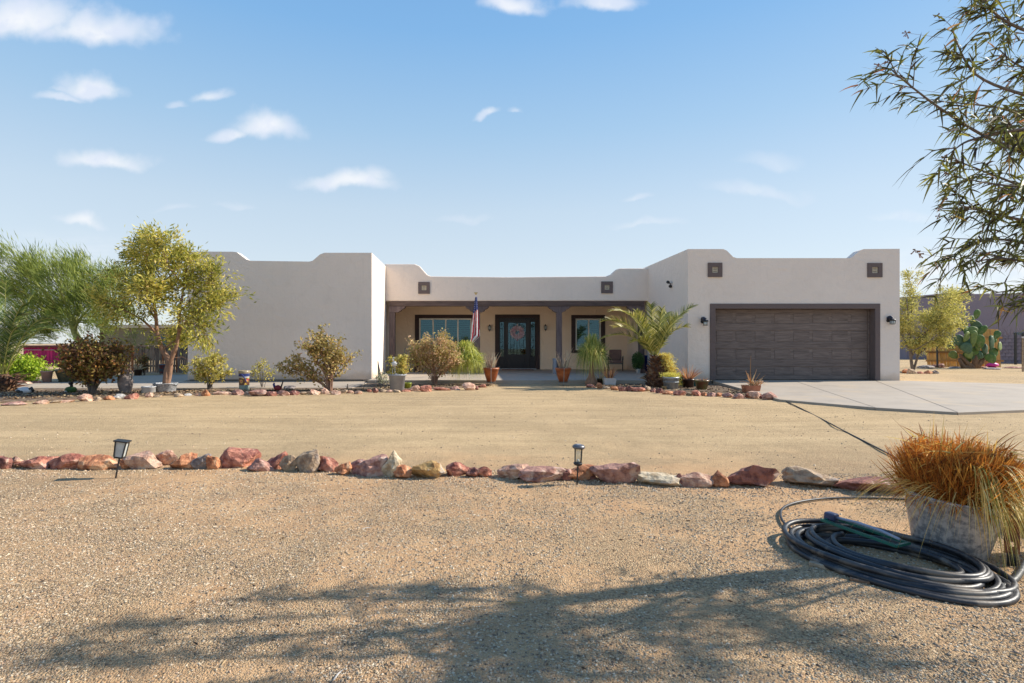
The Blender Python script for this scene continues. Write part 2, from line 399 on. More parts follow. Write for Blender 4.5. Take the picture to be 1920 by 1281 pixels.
GROUND = ground_material()
STUCCO = stucco_material('stucco', (.80, .69, .595))
STUCCO2 = stucco_material('bounce_warmed_stucco', (.86, .67, .49), False)  # stucco copy for the porch; warm ground bounce is put into its colour
CONC = concrete_material('concrete', (.365, .305, .24))
FOUND = concrete_material('foundation_concrete', (.20, .175, .155))
TRIM = stucco_material('brown_trim_stucco', (.155, .12, .112), False)
BEAMW = wood_material('beam_wood', (.115, .078, .066), (.06, .042, .038), (.17, .12, .10), 2, 'x')
POSTW = wood_material('post_wood', (.125, .09, .085), (.07, .05, .05), (.19, .14, .125), 2, 'z')
DOORW = wood_material('garage_wood', (.165, .127, .11), (.10, .078, .069), (.23, .18, .155), 2.2, 'x', bmp=.9, vary=.12)
WINTRIM = pm('window_trim_brown', (.05, .026, .024), (.036, .02, .02), 5, .6, .1)
FRAME = pm('window_frame_cream', (.80, .77, .68), (.74, .71, .62), 8, .5, .05)
SHUT = pm('shutter_pale', (.62, .64, .62), (.52, .54, .53), 8, .6, .05)
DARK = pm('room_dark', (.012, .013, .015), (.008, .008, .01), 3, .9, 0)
BLACKM = pm('black_metal', (.022, .021, .022), (.012, .012, .014), 20, .42, .1, spec=.5)
BLACKDOOR = pm('black_door_paint', (.012, .011, .016), (.007, .007, .01), 9, .35, .05)
GLASS = glass_material()
LAMPG = pm('frosted_lamp_glass', (.55, .58, .56), (.42, .45, .43), 10, .25, .0)
CREAM = pm('cream_vent', (.62, .55, .42), (.5, .43, .3), 20, .7, .2)
TERRA = pm('terracotta_orange', (.42, .13, .04), (.22, .055, .022), 5, .45, .15, c3=(.5, .20, .08))
TERRA2 = pm('terracotta_plain', (.48, .19, .10), (.36, .13, .07), 6, .8, .1)
WHITEP = pm('white_pot', (.62, .61, .60), (.5, .49, .48), 5, .55, .05)
GALV = pm('galvanised_metal', (.42, .45, .47), (.27, .29, .31), 14, .42, .1, metal=.55, spec=.5)
GALV2 = pm('galvanised_spangle', (.58, .58, .58), (.24, .26, .29), 26, .5, .12, metal=.2, spec=.5, contrast=(.4, .6))
GREYP = pm('grey_pot', (.30, .31, .34), (.24, .25, .28), 5, .55, .05)
STONEP = pm('weathered_stone_pot', (.24, .20, .18), (.13, .105, .10), 7, .85, .4)
PINKP = pm('pink_clay_pot', (.42, .27, .22), (.33, .2, .16), 7, .8, .15)
OLIVEP = pm('olive_glazed_pot', (.16, .15, .09), (.09, .085, .05), 6, .4, .1)
GREENP = pm('green_red_glazed_pot', (.13, .16, .06), (.16, .05, .03), 5, .3, .1)
BROWNP = pm('dark_brown_glazed_pot', (.06, .03, .025), (.03, .016, .014), 5, .3, .05)
TEAL = pm('teal_glaze', (.05, .25, .28), (.02, .14, .17), 7, .3, .05)
LIME = pm('lime_glaze', (.33, .36, .05), (.2, .25, .03), 9, .3, .1)
SOIL = pm('soil', (.07, .05, .035), (.035, .025, .02), 14, .95, .8)
MULCH = pm('bed_mulch', (.21, .145, .09), (.07, .042, .03), 9, .95, .9, bscale=30, dist=.03, c3=(.30, .22, .14))
BARK = pm('brown_bark', (.24, .145, .085), (.12, .075, .05), 8, .85, .7, stretch=(3, 3, .6))
BARKG = pm('green_bark', (.27, .27, .09), (.15, .16, .05), 6, .75, .4, stretch=(3, 3, .6))
BARKR = pm('reddish_bark', (.34, .19, .12), (.20, .12, .08), 7, .8, .4, stretch=(3, 3, .6))
BARKGR = pm('grey_bark', (.20, .165, .14), (.10, .08, .065), 9, .9, .5, stretch=(3, 3, .6))
PALMB = pm('palm_trunk_fibre', (.14, .065, .035), (.05, .025, .018), 12, .95, .8, c3=(.26, .15, .08))
HOSE = pm('black_pipe', (.030, .032, .036), (.016, .017, .022), 5, .46, .15, spec=.45, c3=(.16, .13, .10))
HOSEG = pm('dusty_pipe', (.11, .105, .095), (.04, .042, .045), 7, .5, .15, spec=.45)
RUST = pm('rusty_iron', (.20, .075, .03), (.07, .03, .018), 16, .8, .5, c3=(.10, .07, .06))
GREENM = pm('green_sprinkler', (.02, .16, .11), (.012, .10, .07), 9, .4, .05)
RED = pm('flag_red', (.55, .03, .045), (.48, .02, .04), 9, .8, .05)
WHT = pm('flag_white', (.75, .73, .72), (.7, .68, .67), 9, .8, .05)
BLU = pm('flag_blue', (.035, .05, .20), (.025, .04, .16), 9, .8, .05)
CUSH = pm('brown_cushion', (.22, .13, .10), (.17, .10, .08), 8, .9, .1)
GOLD = pm('brass', (.55, .38, .14), (.4, .28, .1), 8, .35, .05, metal=.7)
PINK = pm('hot_pink_plastic', (.62, .04, .30), (.5, .03, .24), 8, .45, .05)
MAG = wood_material('magenta_panel', (.34, .012, .10), (.18, .008, .06), (.48, .03, .14), 2, 'z')
REDM = pm('red_metal', (.30, .02, .02), (.22, .015, .02), 8, .5, .1)
DREDM = pm('dark_red_metal', (.12, .012, .02), (.08, .01, .015), 8, .5, .1)
SHEDW = stucco_material('olive_shed_wall', (.19, .165, .115), False)
PURPW = stucco_material('neighbour_stucco', (.27, .225, .255), False)
PALER = pm('pale_roof_edge', (.52, .45, .36), (.42, .36, .29), 4, .8, .1)
FENW = wood_material('weathered_slat', (.22, .16, .13), (.07, .045, .045), (.42, .33, .27), 3, 'z', .9)
FENR = wood_material('rusty_slat', (.36, .13, .06), (.15, .055, .035), (.48, .24, .12), 3, 'z', .9)
PLNK = wood_material('yellow_plank', (.66, .36, .10), (.42, .20, .055), (.80, .50, .18), 2, 'z', .8)
PLNKX = wood_material('yellow_rail', (.38, .19, .06), (.22, .11, .035), (.50, .30, .12), 2, 'x', .8)
GREYW = wood_material('grey_driftwood', (.33, .25, .17), (.18, .13, .09), (.45, .36, .26), 2, 'x', .9)
BLOCKW = pm('purple_grey_block', (.22, .19, .225), (.14, .12, .15), 7, .95, .5)
PEBB = leafm('pebble_colours', [(0, (.12, .085, .06)), (.2, (.27, .205, .145)), (.5, (.47, .37, .24)), (.68, (.42, .27, .17)), (.85, (.52, .41, .28)), (1, (.62, .52, .38))], .8, 0)
# rock colours: (light, dark, patches)
ROCKC = {'red': ((.50, .21, .135), (.24, .075, .055), (.60, .38, .27)), 'pink': ((.60, .38, .265), (.42, .215, .15), (.66, .50, .36)),
         'maroon': ((.33, .14, .10), (.15, .06, .055), (.58, .40, .30)), 'cream': ((.66, .55, .38), (.44, .32, .19), (.56, .46, .34)),
         'ochre': ((.52, .33, .13), (.34, .18, .07), (.42, .36, .30)), 'orange': ((.60, .27, .13), (.34, .12, .055), (.66, .42, .25)),
         'mauve': ((.47, .255, .19), (.25, .12, .10), (.60, .42, .32)), 'grey': ((.30, .26, .24), (.17, .14, .135), (.40, .33, .28)),
         'white': ((.62, .58, .52), (.46, .41, .36), (.55, .47, .40)), 'tan': ((.47, .34, .22), (.29, .19, .12), (.30, .24, .20))}
ROCKM = {k: pm(k+'_rock', tuple(x*1.05 for x in a), tuple(x*.85 for x in b_), 11, .9, .9, bscale=26, dist=.03, c3=c, contrast=(.38, .58)) for k, (a, b_, c) in ROCKC.items()}

# ---------------------------------------------------------------- ground
def hgt(x, y):
    v = 0.012*mn.noise((x*.7, y*.7, 0)) + 0.006*mn.noise((x*2.3, y*2.3, 3))
    # the wheel tracks of the drive
    w = max(0, 1-abs(y-9.5)/3.5)
    v += -0.012*w*math.cos((y-9.5)*2.6+0.15*math.sin(x*.6))
    # soil drawn up against the stone row
    return v
def build_ground():
    xs = np.unique(np.concatenate([np.linspace(-12, 12, 140), np.linspace(-60, 60, 80), [-400, -250, -150, -90, 90, 150, 250, 400]]))
    ys = np.unique(np.concatenate([np.linspace(-6, 7, 90), np.linspace(7, 18, 60), np.linspace(18, 60, 40), [-60, -25, 90, 150, 300, 700]]))
    V = []
    for y in ys:
        for x in xs:
            near = 1.0 if (abs(x) < 70 and y < 60) else 0.0
            inside = 1.0 if y < 17 else 0.3
            V.append((x, y, G + hgt(x, y)*near*inside))
    nx = len(xs); F = [(j*nx+i, j*nx+i+1, (j+1)*nx+i+1, (j+1)*nx+i) for j in range(len(ys)-1) for i in range(nx-1)]
    b = MB(); b.raw(V, F); o = b.build('ground', GROUND, smooth=True); fin(o, kind='structure')
build_ground()

def pebbles():
    rng = np.random.default_rng(5)
    N = 110000
    y = 2.05 + (rng.random(N)**1.35)*4.1
    x = X(-40, y) + rng.random(N)*(X(1960, y)-X(-40, y))
    # fewer where the fine dirt shows
    keep = np.array([mn.noise((a*.55+3, c*.55, 7)) + .5*mn.noise((a*1.6, c*1.6, 2)) for a, c in zip(x, y)])
    k = (keep + rng.random(N)*.55) > -.02
    x, y = x[k], y[k]; n = len(x)
    s = (.0024 + .0050*rng.random(n)**2.6)*(1+.10*(y-2))
    z = np.array([G + hgt(a, c) for a, c in zip(x, y)]) + s*.2
    base = np.array([(1, 0, 0), (0, 1, 0), (-1, 0, 0), (0, -1, 0), (0, 0, .75), (0, 0, -.75)])
    V = base[None]*(s[:, None, None]*(.65+.7*rng.random((n, 6, 1))))
    a = rng.random(n)*6.28; ca, sa = np.cos(a), np.sin(a); el = 1+.8*rng.random(n)
    vx = V[:, :, 0]*el[:, None]; vy = V[:, :, 1]
    V[:, :, 0] = vx*ca[:, None]-vy*sa[:, None]; V[:, :, 1] = vx*sa[:, None]+vy*ca[:, None]
    V += np.stack([x, y, z], 1)[:, None]
    t = np.array([(0, 1, 4), (1, 2, 4), (2, 3, 4), (3, 0, 4)])
    F = (np.arange(n)[:, None, None]*6+t[None]).reshape(-1, 3)
    tint = np.repeat(rng.random(n), 4)
    b = MB(); b.raw(V.reshape(-1, 3), F, 0, tint); o = b.build('gravel', PEBB, smooth=False)
    fin(o, kind='stuff')
pebbles()
def drive_stones():
    # loose stones and clods thinly strewn over the drive and along the foot of the stone row
    rng = np.random.default_rng(8); P = []
    for _ in range(2600): y = rng.uniform(5.9, 16.5); P.append((rng.uniform(X(-40, y), X(1960, y)), y, rng.uniform(.006, .016)))
    for _ in range(5200):
        px = rng.uniform(-20, 1700); c = np.interp(px, [0, 300, 700, 1000, 1300, 1700], [882, 881, 893, 903, 914, 926]); py = c+rng.normal()*9-4
        x, y, z = gp(px, py); P.append((x, y, rng.uniform(.004, .015)))
    V0 = np.array([(1, 0, 0), (0, 1, 0), (-1, 0, 0), (0, -1, 0), (0, 0, .8)]); T = np.array([(0, 1, 4), (1, 2, 4), (2, 3, 4), (3, 0, 4)])
    V, F, tt = [], [], []
    for i, (x, y, s) in enumerate(P):
        a = rng.random()*6.28; q = V0*s*(.6+.8*rng.random((5, 1))); q = np.stack([q[:, 0]*math.cos(a)-q[:, 1]*math.sin(a)*.7, q[:, 0]*math.sin(a)+q[:, 1]*math.cos(a)*.7, q[:, 2]], 1)
        V.append(q+[x, y, G+hgt(x, y)]); F.append(T+i*5); tt += [rng.random()]*4
    b = MB(); b.raw(np.concatenate(V), np.concatenate(F), 0, np.array(tt)); fin(b.build('loose_stones', PEBB), kind='stuff')
drive_stones()

# slabs: driveway apron (three pours), porch slab, side walk, each with joints
def slab(name, poly, z, thick, parent=None, bevel=.012):
    b = MB(); b.prism(poly, z-thick, z, axis='z'); return b.build(name, CONC, parent, bevel=bevel, seg=2)
def slab_sloped(name, pts, thick=.14):
    """pts: (x, y, z) of the top, corner by corner"""
    n = len(pts); V = [(x, y, z-thick) for x, y, z in pts]+list(pts)
    F = [tuple(range(n-1, -1, -1)), tuple(range(n, 2*n))]+[(i, (i+1) % n, (i+1) % n+n, i+n) for i in range(n)]
    b = MB(); b.raw(V, F); return b.build(name, CONC, bevel=.01)
def P3(px, py, z): D = GD(py, z); return (X(px, D), D, z)
dw = thing('driveway', None, None, (0, 0, 0)); dw['kind'] = 'structure'
def dpart(pts):
    o = slab_sloped('concrete_panel', pts); o.parent = dw
zf, zn = -.015, -.085
# near edge runs from (1455,748) to (1920,775); top edge at the garage door line and then out to the right
A = (X(1336, 19.0), 18.98, zf); B = P3(1462, 749, zn)
Jl, Jr = P3(1640, 764, zn), P3(1795, 773, zn)
gr = (X(1690, 19.0), 18.98, zf)
dpart([(X(1341, 19), 19.3, zf), (X(1341, 19), 18.99, zf), A, (B[0], B[1], zn), (Jl[0], Jl[1], zn), (X(1487, 19.0), 18.99, zf), (X(1487, 19.0), 19.3, zf)])
dpart([(X(1487, 19.0)+.012, 19.3, zf), (X(1487, 19)+.012, 18.99, zf), (Jl[0]+.012, Jl[1], zn), (Jr[0], Jr[1], zn), (X(1640, 19.0), 18.99, zf), (X(1640, 19.0), 19.3, zf)])
dpart([(X(1640, 19)+.012, 18.99, zf), (Jr[0]+.012, Jr[1], zn), (12.8, 11.9, zn), (22.0, 11.9, zn), (22.5, 15.8, zn), (18.5, 17.4, -.06), (X(1693, 19), 18.99, zf)])

pslab = slab('porch_slab', [(-4.15, 19.0), (X(1213, 19), 19.0), (X(1213, 19), 20), (6.55, 23.2), (6.55, 26.6), (-4.6, 26.6), (-4.32, 23.2), (-4.16, 20.2)], 0, .2)
fin(pslab, kind='structure')
# side walk in front of the left wing, running back along the side yard
zw = -.095
walk = thing('side_walk', None, None); walk['kind'] = 'structure'
def wpart(pts): o = slab('concrete_panel', pts, zw, .12, walk)
xs_ = [-4.17, -7.6, -11.0, -14.4]
fy = lambda x: 17.05 + .015*(x+4)
for i in range(3):
    wpart([(xs_[i+1]+.01, fy(xs_[i+1])), (xs_[i], fy(xs_[i])), (xs_[i], 19.82), (xs_[i+1]+.01, 19.82)])
wpart([(-14.42, fy(-14)), (-14.42, 19.82), (-16.3, 19.1), (-17.4, 18.2), (-17.2, fy(-17))])
wpart([(-14.42, 19.83), (-10.9, 19.83), (-10.9, 25.0), (-14.0, 23.4), (-17.2, 20.6), (-16.6, 19.3)])

# raised soil of the beds between the stones and the slabs
def bed(name, poly, z, label=None):
    b = MB(); xs0 = [p[0] for p in poly]; n = len(poly)
    b.prism(poly, G-.05, z, axis='z'); o = b.build(name, MULCH, bevel=.02); fin(o, kind='structure'); return o
def bedline(pts): return [(X(px, GD(py)), GD(py)) for px, py in pts]
bed('flower_bed', bedline([(-40, 757), (90, 752), (170, 748), (300, 742), (420, 739), (600, 738), (735, 732), (790, 730), (880, 727), (925, 722)])
    + [(.6*0+X(925, 18.95), 18.98), (-4.15, 18.98), (-4.15, 17.03), (-17.2, 16.85), (-19, 16.9)], G+.035)
bed('flower_bed', bedline([(1098, 723), (1150, 729), (1225, 734), (1270, 738), (1330, 741), (1385, 744), (1440, 747)]) +
    [(X(1445, 15.3), 15.35), (X(1350, 18.3), 18.1), (X(1336, 18.9), 18.94), (X(1150, 18.9), 18.95), (X(1098, 18.9), 18.95)], G+.035)

def litter():
    """dead leaves and chips over the beds"""
    rng = np.random.default_rng(11); P = []; D = []; L = []; T = []
    def scat(n, px0, px1, f0, f1):
        for _ in range(n):
            px = rng.uniform(px0, px1); a, c = f0(px), f1(px); py = rng.uniform(min(a, c), max(a, c))
            x, y, _z = gp(px, py, G+.04); P.append((x, y, G+.037+rng.random()*.02))
            D.append((rng.normal(), rng.normal(), rng.normal()*.25)); L.append(rng.uniform(.03, .09)); T.append(rng.random())
    scat(5200, 0, 920, lambda p: np.interp(p, [0, 170, 420, 735, 920], [750, 744, 735, 729, 721]), lambda p: np.interp(p, [0, 40, 700, 701, 920], [733, 732, 732, 722, 722]))
    scat(1500, 1105, 1450, lambda p: np.interp(p, [1105, 1225, 1450], [722, 731, 745]), lambda p: np.interp(p, [1105, 1330, 1450], [721, 722, 744]))
    m = leafm('dead_leaves', [(0, (.05, .03, .02)), (.35, (.16, .09, .05)), (.7, (.32, .21, .11)), (1, (.50, .40, .24))], .8, 0)
    b = MB(); b.leaves(P, D, np.array(L), np.array(L)*.45, np.array(T), rng=rng); o = b.build('leaf_litter', m); fin(o, kind='stuff')
litter()

# ---------------------------------------------------------------- the house
house = thing('adobe_house', 'long pale stucco flat-roofed house with stepped parapets, central porch and brown garage door', 'house', (0, 22, G))
def hp(o):                       # keep built coordinates, hang under the house
    o.parent = house; o.matrix_parent_inverse = Matrix.Translation((0, -22, -G)); return o
D1, D2, DP, DB = 19.8, 19.0, 23.3, 26.5
def loft(name, front, D, back_y, inner, kxy):   # inner: 'right' or 'left', the outer wall that stays high
    # the notched parapet is one wall thick; behind it only the outer walls stay high, the roof lies lower
    b = MB(); n = len(front); th = .34
    top = list(range(n-10, n)) if inner else None
    secs = [(D, front), (D+th, front)]
    lowz = min(p[1] for p in front[-10:])-.25; xr_, xl_i = front[n-10][0], front[n-1][0]
    q = list(front); hi_r, hi_l = front[n-10][1], front[n-1][1]
    q[n-10] = (xr_, hi_r); q[n-9] = (xr_-th, hi_r); q[n-8] = (xr_-th-.01, lowz)
    for k in range(n-7, n-3): q[k] = (front[k][0], lowz)
    q[n-3] = (xl_i+th+.01, lowz); q[n-2] = (xl_i+th, hi_l); q[n-1] = (xl_i, hi_l)
    if inner == 'right': q[n-3] = (xl_i+th+.01, lowz); q[n-2] = (xl_i+th, lowz); q[n-1] = (xl_i, lowz)
    else: q[n-10] = (xr_, lowz); q[n-9] = (xr_-th, lowz)
    secs.append((D+th+.004, q)); secs.append((back_y, q))
    V = []
    for y, pts in secs: V += [(x+kxy(x, y), y, z) for x, z in pts]
    F = [tuple(range(n)), tuple(range(4*n-1, 3*n-1, -1))]
    for s_ in range(3): F += [(s_*n+i, (s_+1)*n+i, (s_+1)*n+(i+1) % n, s_*n+(i+1) % n) for i in range(n)]
    b.raw(V, F); return hp(b.build(name, STUCCO, bevel=.05, seg=3))
# left wing: solid block with the notched parapet outline
zt = lambda py, D: Z(py, D)
def pr(pairs, D): return [(X(px, D), Z(py, D)) for px, py in pairs]
def rounded(poly, k=2):
    return poly
topL = pr([(697, 474), (608, 474), (600, 477), (586, 489), (580, 490.5), (470, 489), (462, 486.5), (444, 473), (436, 472), (352, 471.5)], D1)
zb = -.03
front = [(X(697, D1), zb)]+topL+[(X(352, D1), zb)]
kx = (X(723, DP)-X(697, D1))/(DP-D1)
front = [(X(352, D1), zb), (X(697, D1), zb)]+topL
loft('wing_wall', front, D1, 30, 'right', lambda x, y: kx*(y-D1)*max(0, min(1, (x-X(620, D1))/(X(690, D1)-X(620, D1)))))
b = MB(); b.box(X(352, D1)+.05, X(697, D1)-.05, D1+.035, 29.9, G-.15, zb+.01); hp(b.build('foundation', FOUND))
# garage wing with the door opening
xl, xr = X(1290, D2), X(1687, D2)
ol, orr, ot = X(1336, D2), X(1645, D2), Z(574, D2)
topG = pr([(1687, 466.5), (1620, 467), (1612, 470), (1598, 482), (1592, 484), (1382, 484), (1375, 482), (1363, 470), (1356, 467), (1290, 467)], D2)
front = [(xl, zb), (ol, zb), (ol, ot), (orr, ot), (orr, zb), (xr, zb)]+topG
kx2 = (X(1215, DP)-xl)/(DP-D2)
loft('wing_wall', front, D2, 30, 'left', lambda x, y: kx2*(y-D2)*max(0, min(1, (ol-.1-x)/(ol-.1-xl-.05))))
hp(MB().box(xl+.05, ol-.0, D2+.035, 29.9, G-.15, zb+.01).build('foundation', FOUND)); hp(MB().box(orr+.005, xr-.06, D2+.035, 29.9, G-.15, zb+.01).build('foundation', FOUND))
# porch parapet wall above the beam
pl, prr = X(723, DP), X(1215, DP)
topP = pr([(1215, 503), (1163, 503), (1156, 505), (1145, 515), (1136, 518), (950, 519.5), (808, 518), (801, 515), (787, 499), (778, 495), (723, 495)], DP)
zbm = Z(564.5, DP)
b = MB(); b.prism([(pl-.05, zbm), (prr+.05, zbm)]+[(prr+.05, topP[0][1])]+topP[1:-1]+[(pl-.05, topP[-1][1])], DP-.02, DP+.34); hp(b.build('parapet_wall', STUCCO, bevel=.04, seg=3))
b = MB(); b.box(-5.2, 7.2, DP+.32, 29.5, 3.06, 3.3); hp(b.build('porch_ceiling', STUCCO2))
# wall behind the porch with its openings
def holed(x0, x1, z0, z1, holes, y, t):
    xs = sorted({x0, x1, *[h[0] for h in holes], *[h[1] for h in holes]}); zs = sorted({z0, z1, *[h[2] for h in holes], *[h[3] for h in holes]})
    b = MB()
    for i in range(len(xs)-1):
        for j in range(len(zs)-1):
            cx, cz = (xs[i]+xs[i+1])/2, (zs[j]+zs[j+1])/2
            if any(h[0] < cx < h[1] and h[2] < cz < h[3] for h in holes): continue
            b.raw([(xs[i], y, zs[j]), (xs[i+1], y, zs[j]), (xs[i+1], y, zs[j+1]), (xs[i], y, zs[j+1])], [(0, 1, 2, 3)])
    for h in holes:
        b.raw([(h[0], y, h[2]), (h[1], y, h[2]), (h[1], y, h[3]), (h[0], y, h[3]), (h[0], y+t, h[2]), (h[1], y+t, h[2]), (h[1], y+t, h[3]), (h[0], y+t, h[3])],
              [(0, 4, 5, 1), (1, 5, 6, 2), (2, 6, 7, 3), (3, 7, 4, 0)])
    return b
WL = (X(786, DB), X(884.5, DB), Z(657.5, DB), Z(597, DB)); WR = (X(1079, DB), X(1126.5, DB), Z(656.5, DB), Z(597.5, DB)); DR = (X(935.5, DB), X(1004.8, DB), 0.0, Z(596, DB))
hp(holed(-5.3, 7.2, -.05, 3.08, [WL, WR, DR], DB, .16).build('porch_wall', STUCCO2))
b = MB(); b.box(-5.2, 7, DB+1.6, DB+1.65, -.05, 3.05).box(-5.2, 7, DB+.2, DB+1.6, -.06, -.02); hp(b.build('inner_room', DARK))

# the long beam, its four posts and their carved corbels
b = MB(); b.box(X(729, DP), X(1209, DP), DP, DP+.26, Z(574, DP), Z(564.3, DP)-.005); hp(b.build('porch_beam', BEAMW, bevel=.012))
def corbel(cx, wl, wr, zt_, h):
    # side outline of the carved bracket: cyma steps on each end
    def end(s, w):
        if w <= .16: return [(s*w, 0), (s*w, -h)]
        return [(s*w, 0), (s*w, -.045), (s*(w-.03), -.05), (s*(w-.05), -.085), (s*(w-.11), -.125), (s*(w-.17), -.14), (s*(w-.175), -.17), (s*(w-.20), -.205), (s*(w-.27), -.232), (s*(w-.31), -h)]
    L = [(cx+x, zt_+z) for x, z in end(-1, wl)]; Rr = [(cx+x, zt_+z) for x, z in end(1, wr)]
    poly = L+Rr[::-1]
    b = MB(); b.prism(poly[::-1], DP+.02, DP+.235); return hp(b.build('corbel', POSTW, bevel=.01))
for a, c, wl, wr in ((729, 740, .12, .56), (889, 900, .48, .50), (1043.5, 1054, .46, .46), (1199, 1209, .62, .12)):
    x0, x1 = X(a, DP), X(c, DP); zc = Z(574, DP)-.004
    corbel((x0+x1)/2, wl, wr, zc, .255)
    b = MB(); b.box(x0, x1, DP+.015, DP+.24, .0, zc-.256); p = hp(b.build('post', POSTW, bevel=.012))
    b = MB(); b.box(x0-.025, x1+.025, DP-.01, DP+.265, .0, .16); q = b.build('post_base', POSTW, bevel=.01); q.parent = p
# small square niches in the parapets
def niche(px0, px1, py0, py1, D, qx, y):
    x0, x1, z0, z1 = X(px0, D), X(px1, D), Z(py1, D), Z(py0, D); w = (x1-x0)
    cx, cz = (x0+x1)/2, (z0+z1)/2; r = w*.21
    b = MB()
    b.box(x0, x1, y-.05, y+.02, cz+r, z1).box(x0, x1, y-.05, y+.02, z0, cz-r).box(x0, cx-r, y-.05, y+.02, cz-r, cz+r).box(cx+r, x1, y-.05, y+.02, cz-r, cz+r)
    o = hp(b.build('square_niche', TRIM))
    b = MB(); b.box(cx-r+.001, cx+r-.001, y-.012, y+.015, cz-r+.001, cz+r-.001); q = b.build('vent', CREAM); q.parent = o
    b = MB(); 
    for k in range(3): zz = cz-r+r*.45+k*r*.55; b.box(cx-r*.55, cx+r*.55, y-.022, y-.010, zz, zz+r*.16)
    q = b.build('vent_slat', TRIM); q.parent = o
niche(784.5, 806, 529, 551, DP, 0, DP-.02); niche(1127, 1148.5, 528, 550, DP, 0, DP-.02)
niche(1327, 1353.5, 493, 519.5, D2, 0, D2); niche(1626, 1653, 493.5, 520, D2, 0, D2)

# windows with brown stucco surround, cream frame, panes and shutters behind
def window(h, mull, sm, shut, name='window'):
    x0, x1, z0, z1 = h; tw = .2
    w = MB(); y = DB
    w.box(x0-tw, x1+tw, y-.045, y+.03, z1, z1+.17).box(x0-tw, x1+tw, y-.045, y+.03, z0-.14, z0).box(x0-tw, x0, y-.045, y+.03, z0, z1).box(x1, x1+tw, y-.045, y+.03, z0, z1)
    root = hp(w.build(name, WINTRIM, bevel=.012))
    f = MB(); f.box(x0+.001, x1-.001, y+.0, y+.085, z0+.001, z0+.065).box(x0+.001, x1-.001, y+.0, y+.085, z1-.065, z1-.001).box(x0+.001, x0+.065, y+.0, y+.085, z0+.065, z1-.065).box(x1-.065, x1-.001, y+.0, y+.085, z0+.065, z1-.065)
    for m in mull: f.box(m-.03, m+.03, y+.035, y+.085, z0+.065, z1-.065)
    q = f.build('frame', FRAME); q.parent = root
    xs = [x0+.05]+[v for m in mull for v in (m-.03, m+.03)]+[x1-.05]
    for i in range(0, len(xs), 2):
        g = MB(); g.box(xs[i], xs[i+1], y+.055, y+.061, z0+.065, z1-.065); q = g.build('pane', GLASS); q.parent = root
    for a, c in shut:
        s = MB(); s.box(a, a+.045, y+.13, y+.155, z0+.03, z1-.03).box(c-.045, c, y+.13, y+.155, z0+.03, z1-.03)
        n = int((z1-z0-.08)/.088)
        for k in range(n):
            zz = z0+.05+k*.088
            M = Matrix.Translation((0, y+.142, zz+.03)) @ Matrix.Rotation(R(-38), 4, 'X')
            s.box(a+.045, c-.045, -.036, .036, -.005, .005, M=M)
        q = s.build('shutter', SHUT); q.parent = root
window(WL, [X(812, DB), X(835.5, DB), X(858.5, DB)], None, [(WL[0]+.04, X(811, DB)), (X(813, DB), X(835, DB)), (X(836, DB), X(858, DB)), (X(859, DB), WL[1]-.04)])
window(WR, [X(1104, DB)], None, [(WR[0]+.04, X(1103, DB)), (X(1105, DB), WR[1]-.04)])

